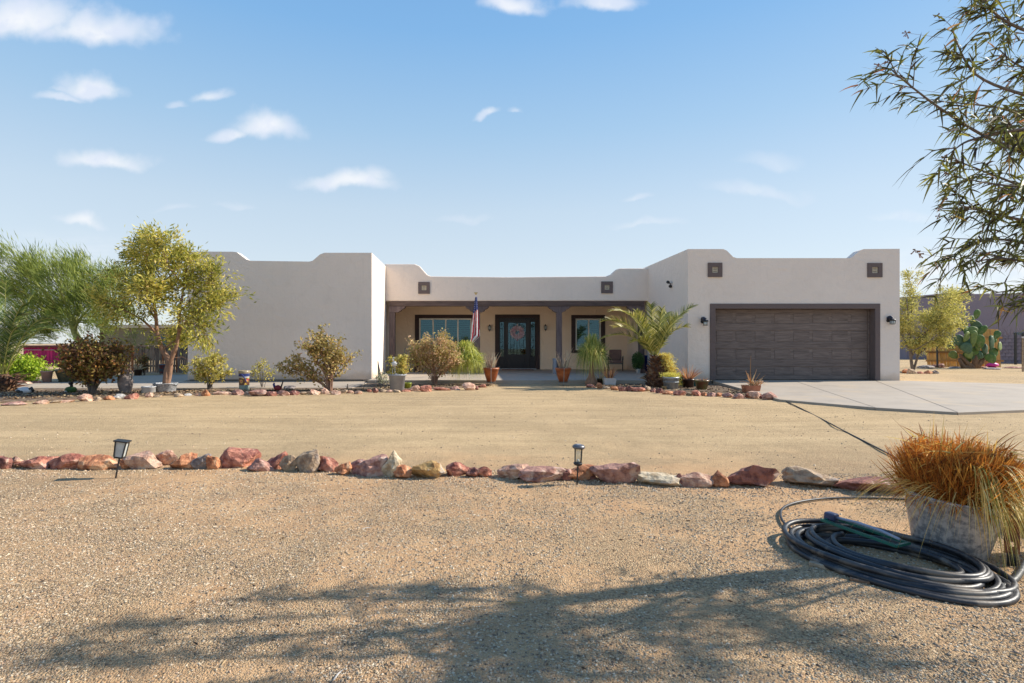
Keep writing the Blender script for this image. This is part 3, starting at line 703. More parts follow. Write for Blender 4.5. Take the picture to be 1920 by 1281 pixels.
# front door with side lights and iron scrolls
def entry():
    x0, x1, z0, z1 = DR; tw = .185; y = DB
    b = MB(); b.box(x0-tw, x1+tw, y-.05, y+.03, z1, z1+.155).box(x0-tw, x0, y-.05, y+.03, 0, z1).box(x1, x1+tw, y-.05, y+.03, 0, z1)
    hp(b.build('door_surround', WINTRIM, bevel=.012))
    # frame: jambs, head, posts either side of the leaf
    a, c = X(947, DB), X(993.5, DB)
    f = MB(); f.box(x0+.001, x0+.065, y+.02, y+.12, 0, z1-.001).box(x1-.05, x1-.001, y+.02, y+.12, 0, z1-.001).box(x0+.05, x1-.05, y+.02, y+.12, z1-.09, z1-.001)
    f.box(a-.06, a-.003, y+.02, y+.12, 0, z1-.09).box(c+.003, c+.06, y+.02, y+.12, 0, z1-.09)
    sl = [(x0+.05, a-.06), (c+.06, x1-.05)]
    for p, q in sl: f.box(p, q, y+.04, y+.1, 0, .62).box(p, q, y+.04, y+.1, z1-.2, z1-.09)
    fr = hp(f.build('door_frame', BLACKDOOR, bevel=.006))
    gx0, gx1, gz0, gz1 = X(953, DB), X(986, DB), Z(664.5, DB), Z(605.5, DB)
    d = MB(); d.box(a, gx0, y+.05, y+.1, .03, z1-.095).box(gx1, c, y+.05, y+.1, .03, z1-.095).box(gx0, gx1, y+.05, y+.1, .03, gz0).box(gx0, gx1, y+.05, y+.1, gz1, z1-.095)
    d.box(gx0+.06, gx1-.06, y+.038, y+.05, .14, gz0-.12)
    leaf = hp(d.build('front_door', BLACKDOOR, bevel=.005))
    g = MB(); g.box(gx0, gx1, y+.072, y+.078, gz0, gz1); q = g.build('door_glass', GLASS); q.parent = leaf
    for p, r_ in sl:
        g = MB(); g.box(p, r_, y+.068, y+.074, .62, z1-.2); q = g.build('side_light', GLASS); q.parent = fr
    # iron scrolls
    def spiral(cx, cz, r, s, t0, turns=1.6):
        return [(cx+s*r*(1-k/26)*math.cos(t0+k/26*turns*6.28), y+.045, cz+r*(1-k/26)*math.sin(t0+k/26*turns*6.28)) for k in range(24)]
    w = MB(); cx = (gx0+gx1)/2; hw = (gx1-gx0)/2
    for s in (-1, 1):
        for (ox, oz, r, t0) in ((.24, .17, .11, 1.2), (.27, .42, .09, 3.5), (.26, 1.1, .10, 2.0), (.22, 1.32, .11, 4.2), (.1, .15, .07, 0)):
            w.tube(spiral(cx+s*ox, gz1-oz, r, s, t0), .008, 5)
        w.tube([(cx+s*.13, y+.045, gz1-.02), (cx+s*.16, y+.045, gz1-.5), (cx+s*.12, y+.045, gz0+.5), (cx+s*.18, y+.045, gz0+.02)], .009, 5)
        w.tube([(cx+s*.33, y+.045, gz1-.065), (cx+s*.30, y+.045, gz1-.7), (cx+s*.33, y+.045, gz0+.065)], .008, 5)
    w.tube([(cx, y+.045, gz1-.02), (cx, y+.045, gz0+.02)], .009, 5)
    q = w.build('iron_scrollwork', BLACKM, smooth=True); q.parent = leaf
    for p, r_ in sl:
        w = MB(); m = (p+r_)/2
        for oz, t0 in ((.12, 0), (.30, 2.5), (.95, 1), (1.15, 4)): w.tube(spiral(m, z1-.2-oz, .06, 1, t0), .007, 5)
        w.tube([(m, y+.045, z1-.22), (m+.02, y+.045, 1.2), (m, y+.045, .63)], .008, 5)
        q = w.build('iron_scrollwork', BLACKM, smooth=True); q.parent = fr
    h = MB(); h.tube([(a+.06, y+.03, .95), (a+.06, y-.005, 1.0), (a+.06, y-.005, 1.2), (a+.06, y+.03, 1.25)], .012, 6).box(a+.035, a+.085, y+.035, y+.05, .9, 1.32)
    q = h.build('door_handle', BLACKM); q.parent = leaf
    t = MB(); t.box(x0-.02, x1+.02, y-.09, y+.05, .002, .035); hp(t.build('threshold', GALV))
entry()

# garage door surround and sectional door
def garage_door():
    # surround: proud of the wall
    oy = D2-.035
    a0, a1, a2, a3 = X(1331, D2), X(1341, D2), X(1640, D2), X(1649.5, D2); zt0, zt1 = Z(569.5, D2), Z(579, D2)
    b = MB(); yb = D2+.34
    b.prism([(a0, 0.0), (a1, 0.0), (a1, zt1), (a2, zt1), (a2, 0.0), (a3, 0.0), (a3, zt0), (a0, zt0)], oy, yb)
    hp(b.build('garage_surround', TRIM, bevel=.012))
    door = MB(); y = D2+.30
    door.box(a1-.05, a2+.05, y, y+.05, -.01, zt1+.06)
    root = hp(door.build('garage_door', DOORW))
    def part(name, x0, x1, y0, y1, z0, z1, bev=.006):
        q = MB().box(x0, x1, y0, y1, z0, z1).build(name, DOORW, bevel=bev, seg=1); q.parent = root
    dl, dr = a1+.004, a2-.05
    part('side_track', a2-.05, a2-.004, y-.05, y-.001, 0, zt1-.01)
    dz = lambda py: 1.3-(py-641)*y/1050
    for p0, p1 in ((580.5, 587), (607, 620), (641.5, 654), (674.5, 687), (704.5, 711.3)):
        part('rail', dl, dr, y-.020, y-.0005, dz(p1), dz(p0))
    px = [(1345.5+36.0*k*1.0, 1345.5+36.0*k+29.5) for k in range(8)]
    for (p0, p1) in ((588.5, 605.5), (621.5, 640), (655.5, 673), (688.5, 703)):
        for q0, q1 in px:
            part('door_panel', X(q0, y)-.03, X(q1, y)-.03, y-.011, y-.0004, dz(p1), dz(p0), .004)
    q = MB().box(dl, dr, y-.02, y+.01, .0, dz(711.5)).build('bottom_seal', BLACKM); q.parent = root
garage_door()

# ---------------------------------------------------------------- stones
def rock_mesh(seed, cuts=11, sub=2):
    import bmesh
    r = np.random.default_rng(seed)
    bm = bmesh.new(); bmesh.ops.create_icosphere(bm, subdivisions=sub, radius=1)
    V = np.array([v.co[:] for v in bm.verts]); F = [tuple(v.index for v in f.verts) for f in bm.faces]; bm.free()
    N = r.normal(size=(cuts, 3)); N /= np.linalg.norm(N, axis=1, keepdims=True); h = r.uniform(.55, .95, cuts)
    d = V @ N.T; rad = np.where(d > .05, h/np.maximum(d, .05), 9).min(axis=1); rad = np.minimum(rad, 1.25)
    V = V*rad[:, None]
    j = np.array([mn.noise((v[0]*2.1+seed, v[1]*2.1, v[2]*2.1)) for v in V]); j2 = np.array([mn.noise((v[0]*6+seed, v[1]*6, v[2]*6)) for v in V])
    V *= (1+.16*j+.10*j2)[:, None]
    V /= np.abs(V).max(axis=0)
    return V, F
def rock(px0, px1, top, bot, colour, label, group, seed, lean=0, z=G, depthf=.75, sub=2, shape=None, cuts=11):
    D = GD(bot, z) if bot > 650 else 20
    w = (px1-px0)*D/1050; d = max(w*.55, min(w*depthf, w)); 
    yc = D + d*.42
    h = max(.03, (Z(top, yc)-z))
    V, F = rock_mesh(seed, cuts, sub)
    if shape == 'point': k = np.clip((V[:, 2]+1)/2, 0, 1); V[:, 0] *= (1.1-.75*k); V[:, 1] *= (1-.5*k); V[:, 0] += .12*k
    if shape == 'slab': V[:, 2] *= .9+.3*V[:, 0]
    V = V*np.array([w/2*1.24, d/2*1.15, h*.66]); V[:, 2] += h*.34
    if lean: V[:, 0] += V[:, 2]*lean
    cx = X((px0+px1)/2, yc)
    b = MB(); b.raw(V, F); o = b.build('rock', ROCKM[colour], loc=(cx, yc, z-.004))
    return fin(o, label, 'rock', group)
gA = 'stones lined up across the yard'
ROW = [
 (0, 20, 854, 880, 'maroon', 'dark red stone at the far left end of the front row', 0, 0, ''),
 (17, 46, 853, 876, 'pink', 'small pale pink stone behind the leftmost dark red one in the front row', 0, 0, ''),
 (36, 101, 850, 880, 'red', 'red wedge-shaped stone sloping down to the left, third in the front row', .3, 0, 'slab'),
 (92, 158, 843, 881, 'red', 'big dark red stone with a yellowish face, left of the tilted square lamp', 0, 0, ''),
 (153, 221, 848, 880, 'orange', 'long orange-pink stone ending just left of the tilted square lamp', 0, 0, ''),
 (224, 244, 858, 879, 'orange', 'small round orange-brown stone just right of the tilted square lamp', 0, 0, ''),
 (238, 301, 846, 879, 'pink', 'pale pink stone second to the right of the tilted square lamp', 0, 0, ''),
 (294, 333, 843, 872, 'pink', 'pinkish white stone with an upturned right end, third right of the square lamp', 0, 0, ''),
 (324, 372, 849, 879, 'orange', 'low orange-red stone with a dark left tip, left of the grey-purple one', .25, 0, ''),
 (358, 394, 849, 880, 'grey', 'grey-purple leaning flat stone in the front row', .35, 0, 'slab'),
 (384, 412, 854, 880, 'orange', 'small orange-brown stone tucked beside the grey-purple leaning one', 0, 0, ''),
 (410, 481, 838, 879, 'red', 'tallest rounded red-pink stone in the left half of the front row', 0, 0, ''),
 (461, 511, 855, 885, 'mauve', 'flat mauve stone in front of the tallest red-pink one', 0, 0, ''),
 (500, 543, 846, 880, 'red', 'orange-red stone rising to the right, beside the flat mauve one', .25, 0, ''),
 (526, 554, 853, 883, 'tan', 'brown-grey upright stone left of the pitted tan one', 0, 0, ''),
 (552, 598, 842, 884, 'tan', 'pitted tan and black stone standing high in the front row', 0, 0, ''),
 (588, 633, 855, 884, 'red', 'reddish brown stone with a hollow face, right of the pitted tan one', 0, 0, ''),
 (630, 661, 865, 890, 'orange', 'small bright orange-red stone left of the big mauve slab', 0, 0, ''),
 (652, 692, 852, 888, 'mauve', 'mauve stone standing behind the big leaning mauve slab', .2, 0, ''),
 (664, 722, 851, 892, 'mauve', 'big mauve slab leaning right against the pointed white stone', .5, 0, 'slab'),
 (704, 769, 841, 896, 'cream', 'tall pointed cream-white stone, the palest in the front row', 0, 0, 'point'),
 (741, 773, 872, 897, 'orange', 'small orange stone at the foot of the pointed white one', 0, 0, ''),
 (769, 834, 860, 897, 'ochre', 'rounded yellow ochre stone with a grey left side', 0, 0, ''),
 (831, 880, 865, 893, 'red', 'red stone with a nicked top, right of the ochre one', 0, 0, ''),
 (876, 901, 876, 894, 'maroon', 'small dark red-brown stone, left one of a low pair', 0, 0, ''),
 (895, 926, 873, 893, 'red', 'small jagged red-brown stone, right one of a low pair', 0, 0, ''),
 (922, 993, 864, 898, 'pink', 'flat-topped pink stone, second to the left of the round lamp', 0, 0, ''),
 (970, 1053, 868, 903, 'mauve', 'broad dark mauve stone with a pitted front, left of the round lamp', 0, 0, ''),
 (1048, 1072, 876, 901, 'maroon', 'small dark stone wedged just left of the round lamp', 0, 0, ''),
 (1060, 1113, 870, 901, 'orange', 'smooth pink-orange stone directly behind the round lamp', 0, 0, ''),
 (1099, 1117, 880, 899, 'maroon', 'small dark stone between the round lamp and the biggest pitted stone', 0, 0, ''),
 (1112, 1190, 863, 908, 'mauve', 'biggest pitted mauve boulder, just right of the round lamp', 0, 0, ''),
 (1188, 1270, 883, 911, 'cream', 'low cream and yellow stone right of the biggest pitted boulder', 0, 0, ''),
 (1262, 1281, 888, 910, 'maroon', 'small brown stone right of the low cream one', 0, 0, ''),
 (1275, 1336, 877, 914, 'pink', 'pale pink-orange stone with a ridged face, left of the big maroon boulder', 0, 0, ''),
 (1328, 1363, 883, 913, 'orange', 'orange-brown cube-like stone touching the big maroon boulder', 0, 0, ''),
 (1360, 1466, 868, 916, 'maroon', 'big maroon boulder with pale veins near the hose coil', 0, 0, ''),
 (1463, 1561, 875, 914, 'tan', 'ochre-bottomed stone with maroon and white top, right of the veined boulder', 0, 0, ''),
 (1575, 1684, 887, 926, 'maroon', 'long low brown-maroon stone at the right end, half under the dry grass', 0, 0, ''),
]
for i, (a, c, t, bt, colr, lab, lean, _, shp) in enumerate(ROW):
    rock(a, c, t-1, bt+1, colr, lab, gA, 40+i*7, lean, sub=3, shape=shp, cuts=13)
gB = 'stones edging the front flower bed'; gC = 'stones edging the bed beside the driveway'; gD = 'stones beyond the garage'
BED = [
 (8, 46, 752, 761, 'mauve', 'flat dark mauve stone under the palm at the left edge', gB),
 (65, 90, 749, 758, 'pink', 'low pink stone right of the flat mauve one under the left palm', gB),
 (93, 113, 750, 756, 'tan', 'small tan stone between two pink ones in front of the duck ornament', gB),
 (115, 136, 749, 755, 'pink', 'small flat pink stone left of the big pink lump near the dark bush', gB),
 (149, 172, 738, 753, 'pink', 'big pink lump below the dark rose bush on the left', gB),
 (176, 190, 744, 752, 'tan', 'small tan stone between the pink lump and the orange stone', gB),
 (195, 213, 741, 750, 'orange', 'orange stone left of the white block below the tall clay jar', gB),
 (214, 233, 738, 748, 'white', 'white block-like stone at the foot of the tall clay jar', gB),
 (234, 263, 736, 749, 'red', 'broken red stones just right of the tall clay jar', gB),
 (273, 289, 735, 745, 'pink', 'rounded pink stone in front of the white basin', gB),
 (290, 304, 738, 745, 'tan', 'flat tan stone in front of the metal tub, left side', gB),
 (322, 341, 737, 745, 'tan', 'tan stone in front of the metal tub, right side', gB),
 (345, 360, 737, 742, 'white', 'thin whitish flat stone right of the metal tub', gB),
 (366, 380, 736, 743, 'pink', 'dull pink stone left of the bright orange stone', gB),
 (380, 394, 730, 743, 'orange', 'bright orange stone below the yellowing bush', gB),
 (396, 433, 732, 741, 'pink', 'long flat pinkish stone below the yellowing bush', gB),
 (437, 458, 727, 741, 'mauve', 'round mauve stone in front of the painted planter', gB),
 (459, 472, 732, 742, 'grey', 'small grey stone right of the round mauve one', gB),
 (472, 501, 730, 743, 'mauve', 'dark purple-grey stone below the small yellow shrub', gB),
 (502, 520, 733, 743, 'maroon', 'maroon stone left of the rooster ornament', gB),
 (521, 541, 731, 742, 'mauve', 'mauve stone in front of the rooster ornament', gB),
 (543, 560, 731, 741, 'maroon', 'dark stone in the shade right of the rooster ornament', gB),
 (562, 574, 734, 740, 'tan', 'small tan stone left of the stones at the tall bush stem', gB),
 (576, 599, 729, 740, 'pink', 'flat-topped pink stone left of the tall bush stem', gB),
 (604, 617, 726, 739, 'pink', 'upright pink stone touching the tall bush stem on the left', gB),
 (620, 638, 728, 740, 'pink', 'striped pink stone touching the tall bush stem on the right', gB),
 (639, 651, 730, 738, 'tan', 'tan stone right of the striped pink one', gB),
 (651, 664, 731, 738, 'pink', 'low pink stone at the foot of the little figurine', gB),
 (665, 680, 731, 739, 'pink', 'small pink stone left of the little garden lamp', gB),
 (688, 697, 728, 736, 'red', 'small red stone right of the little garden lamp', gB),
 (697, 709, 727, 737, 'maroon', 'dark maroon stone below the small white shrub', gB),
 (712, 725, 730, 736, 'tan', 'low tan stone left of the grey planter', gB),
 (725, 737, 729, 736, 'pink', 'pale pink stone under the left side of the grey planter', gB),
 (737, 751, 730, 736, 'tan', 'flat tan stone under the right side of the grey planter', gB),
 (751, 768, 729, 735, 'red', 'flat reddish stone below the lime green pot', gB),
 (768, 789, 722, 734, 'pink', 'chunky pink stone right of the lime green pot', gB),
 (789, 812, 722, 735, 'red', 'brown-pink stone leaning right, left of the wide bush stems', gB),
 (812, 843, 724, 733, 'red', 'long flat red stone below the wide rose bush', gB),
 (843, 865, 722, 731, 'mauve', 'mauve and white stone between wide bush and fountain grass', gB),
 (866, 889, 717, 732, 'pink', 'large pink-tan stone at the foot of the fountain grass', gB),
 (889, 899, 723, 731, 'maroon', 'small dark stone right of the fountain grass foot', gB),
 (897, 914, 720, 727, 'red', 'small reddish stone left of the terracotta pot stand', gB),
 (1098, 1116, 718, 727, 'red', 'red stone at the left end of the right bed, below the ponytail palm', gC),
 (1117, 1129, 717, 729, 'orange', 'orange-red tilted stone below the ponytail palm trunk', gC),
 (1131, 1143, 722, 730, 'tan', 'tan stone in front of the white square pot', gC),
 (1143, 1158, 724, 732, 'orange', 'orange-tan stone right of the white square pot', gC),
 (1158, 1173, 722, 734, 'maroon', 'dark maroon stone left of a pair in front of the slab', gC),
 (1173, 1186, 721, 734, 'maroon', 'maroon stone with a bright edge, left of the palm trunk', gC),
 (1186, 1208, 723, 735, 'red', 'wide brown-red stone in front of the palm trunk, left part', gC),
 (1208, 1220, 723, 734, 'tan', 'tan broken stone in front of the palm trunk', gC),
 (1219, 1231, 726, 736, 'maroon', 'dark stone in front of the palm trunk, right part', gC),
 (1230, 1243, 725, 738, 'maroon', 'upright maroon stone left of the metal bucket', gC),
 (1241, 1251, 723, 732, 'ochre', 'yellowish stone touching the metal bucket on the left', gC),
 (1243, 1262, 731, 740, 'orange', 'orange stone in front of the metal bucket, left half', gC),
 (1262, 1285, 731, 742, 'red', 'brown-red stone in front of the metal bucket, right half', gC),
 (1286, 1299, 735, 742, 'tan', 'tan stone below the dark brown pot', gC),
 (1299, 1316, 731, 743, 'red', 'red stone with a lit slope between two glazed pots', gC),
 (1315, 1326, 735, 743, 'orange', 'small orange stone below the green glazed pot', gC),
 (1324, 1341, 734, 744, 'mauve', 'mauve stone right of the green glazed pot', gC),
 (1341, 1353, 734, 744, 'orange', 'orange stone third left of the red aloe pot', gC),
 (1354, 1374, 736, 746, 'mauve', 'long mauve stone second left of the red aloe pot', gC),
 (1374, 1396, 737, 748, 'mauve', 'mauve stone with pink top, left below the red aloe pot', gC),
 (1396, 1407, 737, 746, 'red', 'small red stone right below the aloe pot', gC),
 (1404, 1429, 733, 748, 'pink', 'rounded pale pink stone in front of the aloe pot', gC),
 (1425, 1438, 739, 748, 'maroon', 'dark maroon stone squeezed before the last mauve one', gC),
 (1432, 1458, 734, 750, 'mauve', 'rounded veined mauve stone at the right end beside the driveway', gC),
 (1691, 1704, 691, 700, 'orange', 'orange stone nearest the garage corner on the right', gD),
 (1702, 1716, 691, 701, 'tan', 'tan stone second from the garage corner', gD),
 (1717, 1733, 695, 701, 'red', 'flat reddish stone third from the garage corner', gD),
 (1733, 1747, 694, 701, 'orange', 'orange-tan stone fourth from the garage corner', gD),
 (1749, 1759, 694, 701, 'grey', 'small grey round stone last in the line beyond the garage', gD),
]
for i, (a, c, t, bt, colr, lab, g) in enumerate(BED):
    rock(a, c, t, bt, colr, lab, g, 400+i*5, z=G, sub=2, cuts=10)

# ---------------------------------------------------------------- solar path lamps
def lamp(px, pyb, tilt, label, square):
    x, y, z = gp(px, pyb); t = thing('garden_lamp', label, 'garden lamp', (x, y, z), 'solar lamps along the stone row'); t.rotation_euler = (0, R(tilt), R(12))
    s = y/5.6
    MB().tube([(0, 0, -.05), (0, 0, .205*s)], .0085*s, 8).build('stake', BLACKM, t, smooth=False)
    zb, zt2 = .205*s, .365*s; r = .048*s
    if square:
        MB().box(-r*.82, r*.82, -r*.82, r*.82, zb-.004, zb+.012).build('base', BLACKM, t, bevel=.002)
        b = MB()
        for sx in (-1, 1):
            for sy in (-1, 1): b.prism([(sx*r*.78-.006, zb+.012), (sx*r*.78+.006, zb+.012), (sx*r*1.0+.006, zt2), (sx*r*1.0-.006, zt2)], sy*r*.8-.006, sy*r*.8+.006)
        o = b.build('frame', BLACKM, t); 
        MB().prism([(-r*.74, zb+.012), (r*.74, zb+.012), (r*.94, zt2), (-r*.94, zt2)], -r*.74, r*.74).build('lamp_glass', LAMPG, t)
        MB().box(-r*1.35, r*1.35, -r*1.2, r*1.2, zt2, zt2+.014).build('cap', BLACKM, t, bevel=.004)
    else:
        MB().lathe([(r*.55, zb-.012), (r*.9, zb), (r*.95, zb+.014), (r*.8, zb+.018)], 20).build('base', BLACKM, t, smooth=True)
        for k in range(4):
            a = k*math.pi/2+.5
            MB().tube([(r*.85*math.cos(a), r*.85*math.sin(a), zb+.01), (r*.97*math.cos(a), r*.97*math.sin(a), zt2)], .0042*s, 5).build('rib', BLACKM, t)
        MB().lathe([(r*.80, zb+.016), (r*.88, zt2)], 20).build('lamp_glass', CLEARG, t, smooth=True)
        MB().lathe([(.003, zb+.018), (.016*s, zb+.03), (.013*s, zb+.045), (.004, zb+.052)], 10).build('bulb', LAMPG, t, smooth=True)
        MB().lathe([(r*1.1, zt2-.004), (r*1.32, zt2+.006), (r*1.30, zt2+.02), (r*1.05, zt2+.034), (r*.2, zt2+.038)], 24).build('cap', pm('grey_lamp_cap', (.16, .16, .17), (.1, .1, .11), 9, .4, .05, metal=.5), t, smooth=True)
        MB().box(-r*.5, r*.5, -r*.5, r*.5, zt2+.037, zt2+.0405).build('solar_cell', GREYP, t)
def clear_glass():
    m, nt, b = newmat('clear_lamp_glass')
    tr = nd(nt, 'ShaderNodeBsdfTransparent'); tr.inputs[0].default_value = (.86, .88, .86, 1)
    gl = nd(nt, 'ShaderNodeBsdfGlossy'); gl.inputs['Roughness'].default_value = .1
    mx = nd(nt, 'ShaderNodeMixShader'); mx.inputs[0].default_value = .12
    lk(nt, tr.outputs[0], mx.inputs[1]); lk(nt, gl.outputs[0], mx.inputs[2]); lk(nt, mx.outputs[0], nt.nodes['Material Output'].inputs[0]); return m
CLEARG = clear_glass()
lamp(217, 896, 9.5, 'tilted black path lamp with square frosted glass head', True)
lamp(1082, 909, 2.5, 'upright black path lamp with round clear glass head', False)

# ---------------------------------------------------------------- thin line across the drive
def line_on_ground(name, pts, r, mat, label, cat, n=8, smooth_=True, zo=0):
    P = []
    pts = [Vector(p) for p in pts]
    P = catmull(pts, 8)
    b = MB(); b.tube([(p.x, p.y, p.z) for p in P], r, n); o = b.build(name, mat, smooth=True); return fin(o, label, cat)
def catmull(pts, k=8):
    pts = [Vector(p) for p in pts]; out = []
    for i in range(len(pts)-1):
        p0 = pts[max(i-1, 0)]; p1 = pts[i]; p2 = pts[i+1]; p3 = pts[min(i+2, len(pts)-1)]
        for j in range(k):
            t = j/k
            out.append(.5*((2*p1)+(-p0+p2)*t+(2*p0-5*p1+4*p2-p3)*t*t+(-p0+3*p1-3*p2+p3)*t**3))
    out.append(pts[-1]); return out
def gz_(px, py, dz=.012): x, y, z = gp(px, py); return (x, y, G+dz)
def hg(x, y, dz=.0): return (x, y, G+hgt(x, y)+dz)
pts = [gz_(1457, 746, .02), gz_(1500, 766, .01), gz_(1545, 789, .01), gz_(1590, 813, .01), (gz_(1640, 839, .012)), gz_(1692, 866, .012)]
line_on_ground('irrigation_line', pts, .011, HOSE, 'thin dark pipe running straight across the dirt drive to the dry grass planter', 'pipe', 7)

# ---------------------------------------------------------------- big coil of black pipe
def coil():
    rng = random.Random(4); pts = []
    N = 12; a0 = math.pi*.86
    cx0, cy0 = 2.60, 3.64
    tot = N*26
    rads = [.52, .545, .46, .56, .41, .51, .36, .53, .31, .48, .29, .42, .34]
    zl = [.02, .02, .02, .045, .02, .05, .02, .08, .05, .075, .045, .09, .08]
    off = [(rng.uniform(-.05, .05), rng.uniform(-.05, .05)) for _ in rads]
    for k in range(tot):
        t = k/26; i = int(t); f = t-i; j = min(i+1, len(rads)-1)
        e = f*f*(3-2*f)
        r = rads[i]*(1-e)+rads[j]*e; zz = zl[i]*(1-e)+zl[j]*e
        ox = off[i][0]*(1-e)+off[j][0]*e; oy = off[i][1]*(1-e)+off[j][1]*e
        a = a0-2*math.pi*t*1.0
        # pulled out of round: long toward far left and near right
        ux, uy = math.cos(a)*r*1.14, math.sin(a)*r*.80
        ang = math.radians(-58)
        x = cx0+ox*1.2+ux*math.cos(ang)-uy*math.sin(ang); y = cy0+oy+ux*math.sin(ang)+uy*math.cos(ang)
        pts.append((x, y, G+zz+.006*math.sin(a*3+i)))
    # the free end leaves far left and loops behind the planter
    lead = [gz_(1790, 946, .02), gz_(1720, 941, .015), gz_(1640, 937, .015), gz_(1560, 937, .015), gz_(1500, 944, .016), gz_(1468, 957, .018), gz_(1466, 978, .018), gz_(1490, 1003, .02), gz_(1515, 1016, .03)]
    b = MB(); b.tube(catmull(pts, 2), .0185, 10)
    o = b.build('pipe_coil', HOSE, smooth=True); fin(o, 'coiled black irrigation pipe lying in many loops beside the dry grass planter', 'hose')
    b = MB(); b.tube(catmull(lead, 8), .010, 8); o = b.build('drip_line', HOSE, smooth=True)
    fin(o, 'thin dark drip line curving from behind the planter to the left side of the coil', 'hose')
    P = [(2.95, 3.95, G+.1), (3.12, 3.72, G+.08), (3.34, 3.42, G+.05), (3.48, 3.36, G+.03), (3.50, 3.55, G+.03), (3.62, 3.8, G+.04), (3.75, 3.95, G+.06)]
    P = [gz_(1880, 1108, .02), gz_(1905, 1092, .025), gz_(1926, 1062, .03), gz_(1945, 1040, .03), gz_(1965, 1000, .03)]
    b = MB(); b.tube(catmull(P, 8), .0185, 10); o = b.build('pipe_end', HOSEG, smooth=True)
    fin(o, 'dusty loose pipe end arching out of the coil at the right edge', 'hose')
coil()
def sprinkler():
    c = gp(1648, 1040); t = thing('lawn_sprinkler', 'green oscillating lawn sprinkler with grey-blue spray bar lying on the pipe coil', 'sprinkler', (c[0]-.02, c[1]+.12, G+.115), rz=R(-52))
    t.rotation_euler = (R(-3), R(4), R(-62))
    # two slotted sled rails joined at the ends
    for s in (-1, 1):
        b = MB(); y = s*.075
        b.box(-.24, .24, y-.004, y+.004, -.004, .012)
        b.box(-.24, .24, y-.022, y-.016, -.004, .012)
        for k in range(12): b.box(-.22+k*.04, -.214+k*.04, y-.017, y-.003, -.003, .006)
        b.build('sled_rail', GREENM, t)
    MB().box(.235, .25, -.095, .085, -.004, .012).build('cross_bar', GREENM, t); MB().box(-.25, -.235, -.095, .085, -.004, .012).build('cross_bar', GREENM, t)
    MB().tube([(-.20, 0, .03), (-.05, .004, .045), (.1, .004, .045), (.22, 0, .03)], .010, 8).build('spray_bar', pm('blue_grey_bar', (.34, .38, .46), (.25, .28, .36), 9, .4, .05), t, smooth=True)
    MB().box(-.27, -.19, -.035, .035, .0, .055).build('motor_box', pm('dark_blue_plastic', (.05, .06, .13), (.03, .04, .08), 9, .4, .05), t, bevel=.012)
sprinkler()

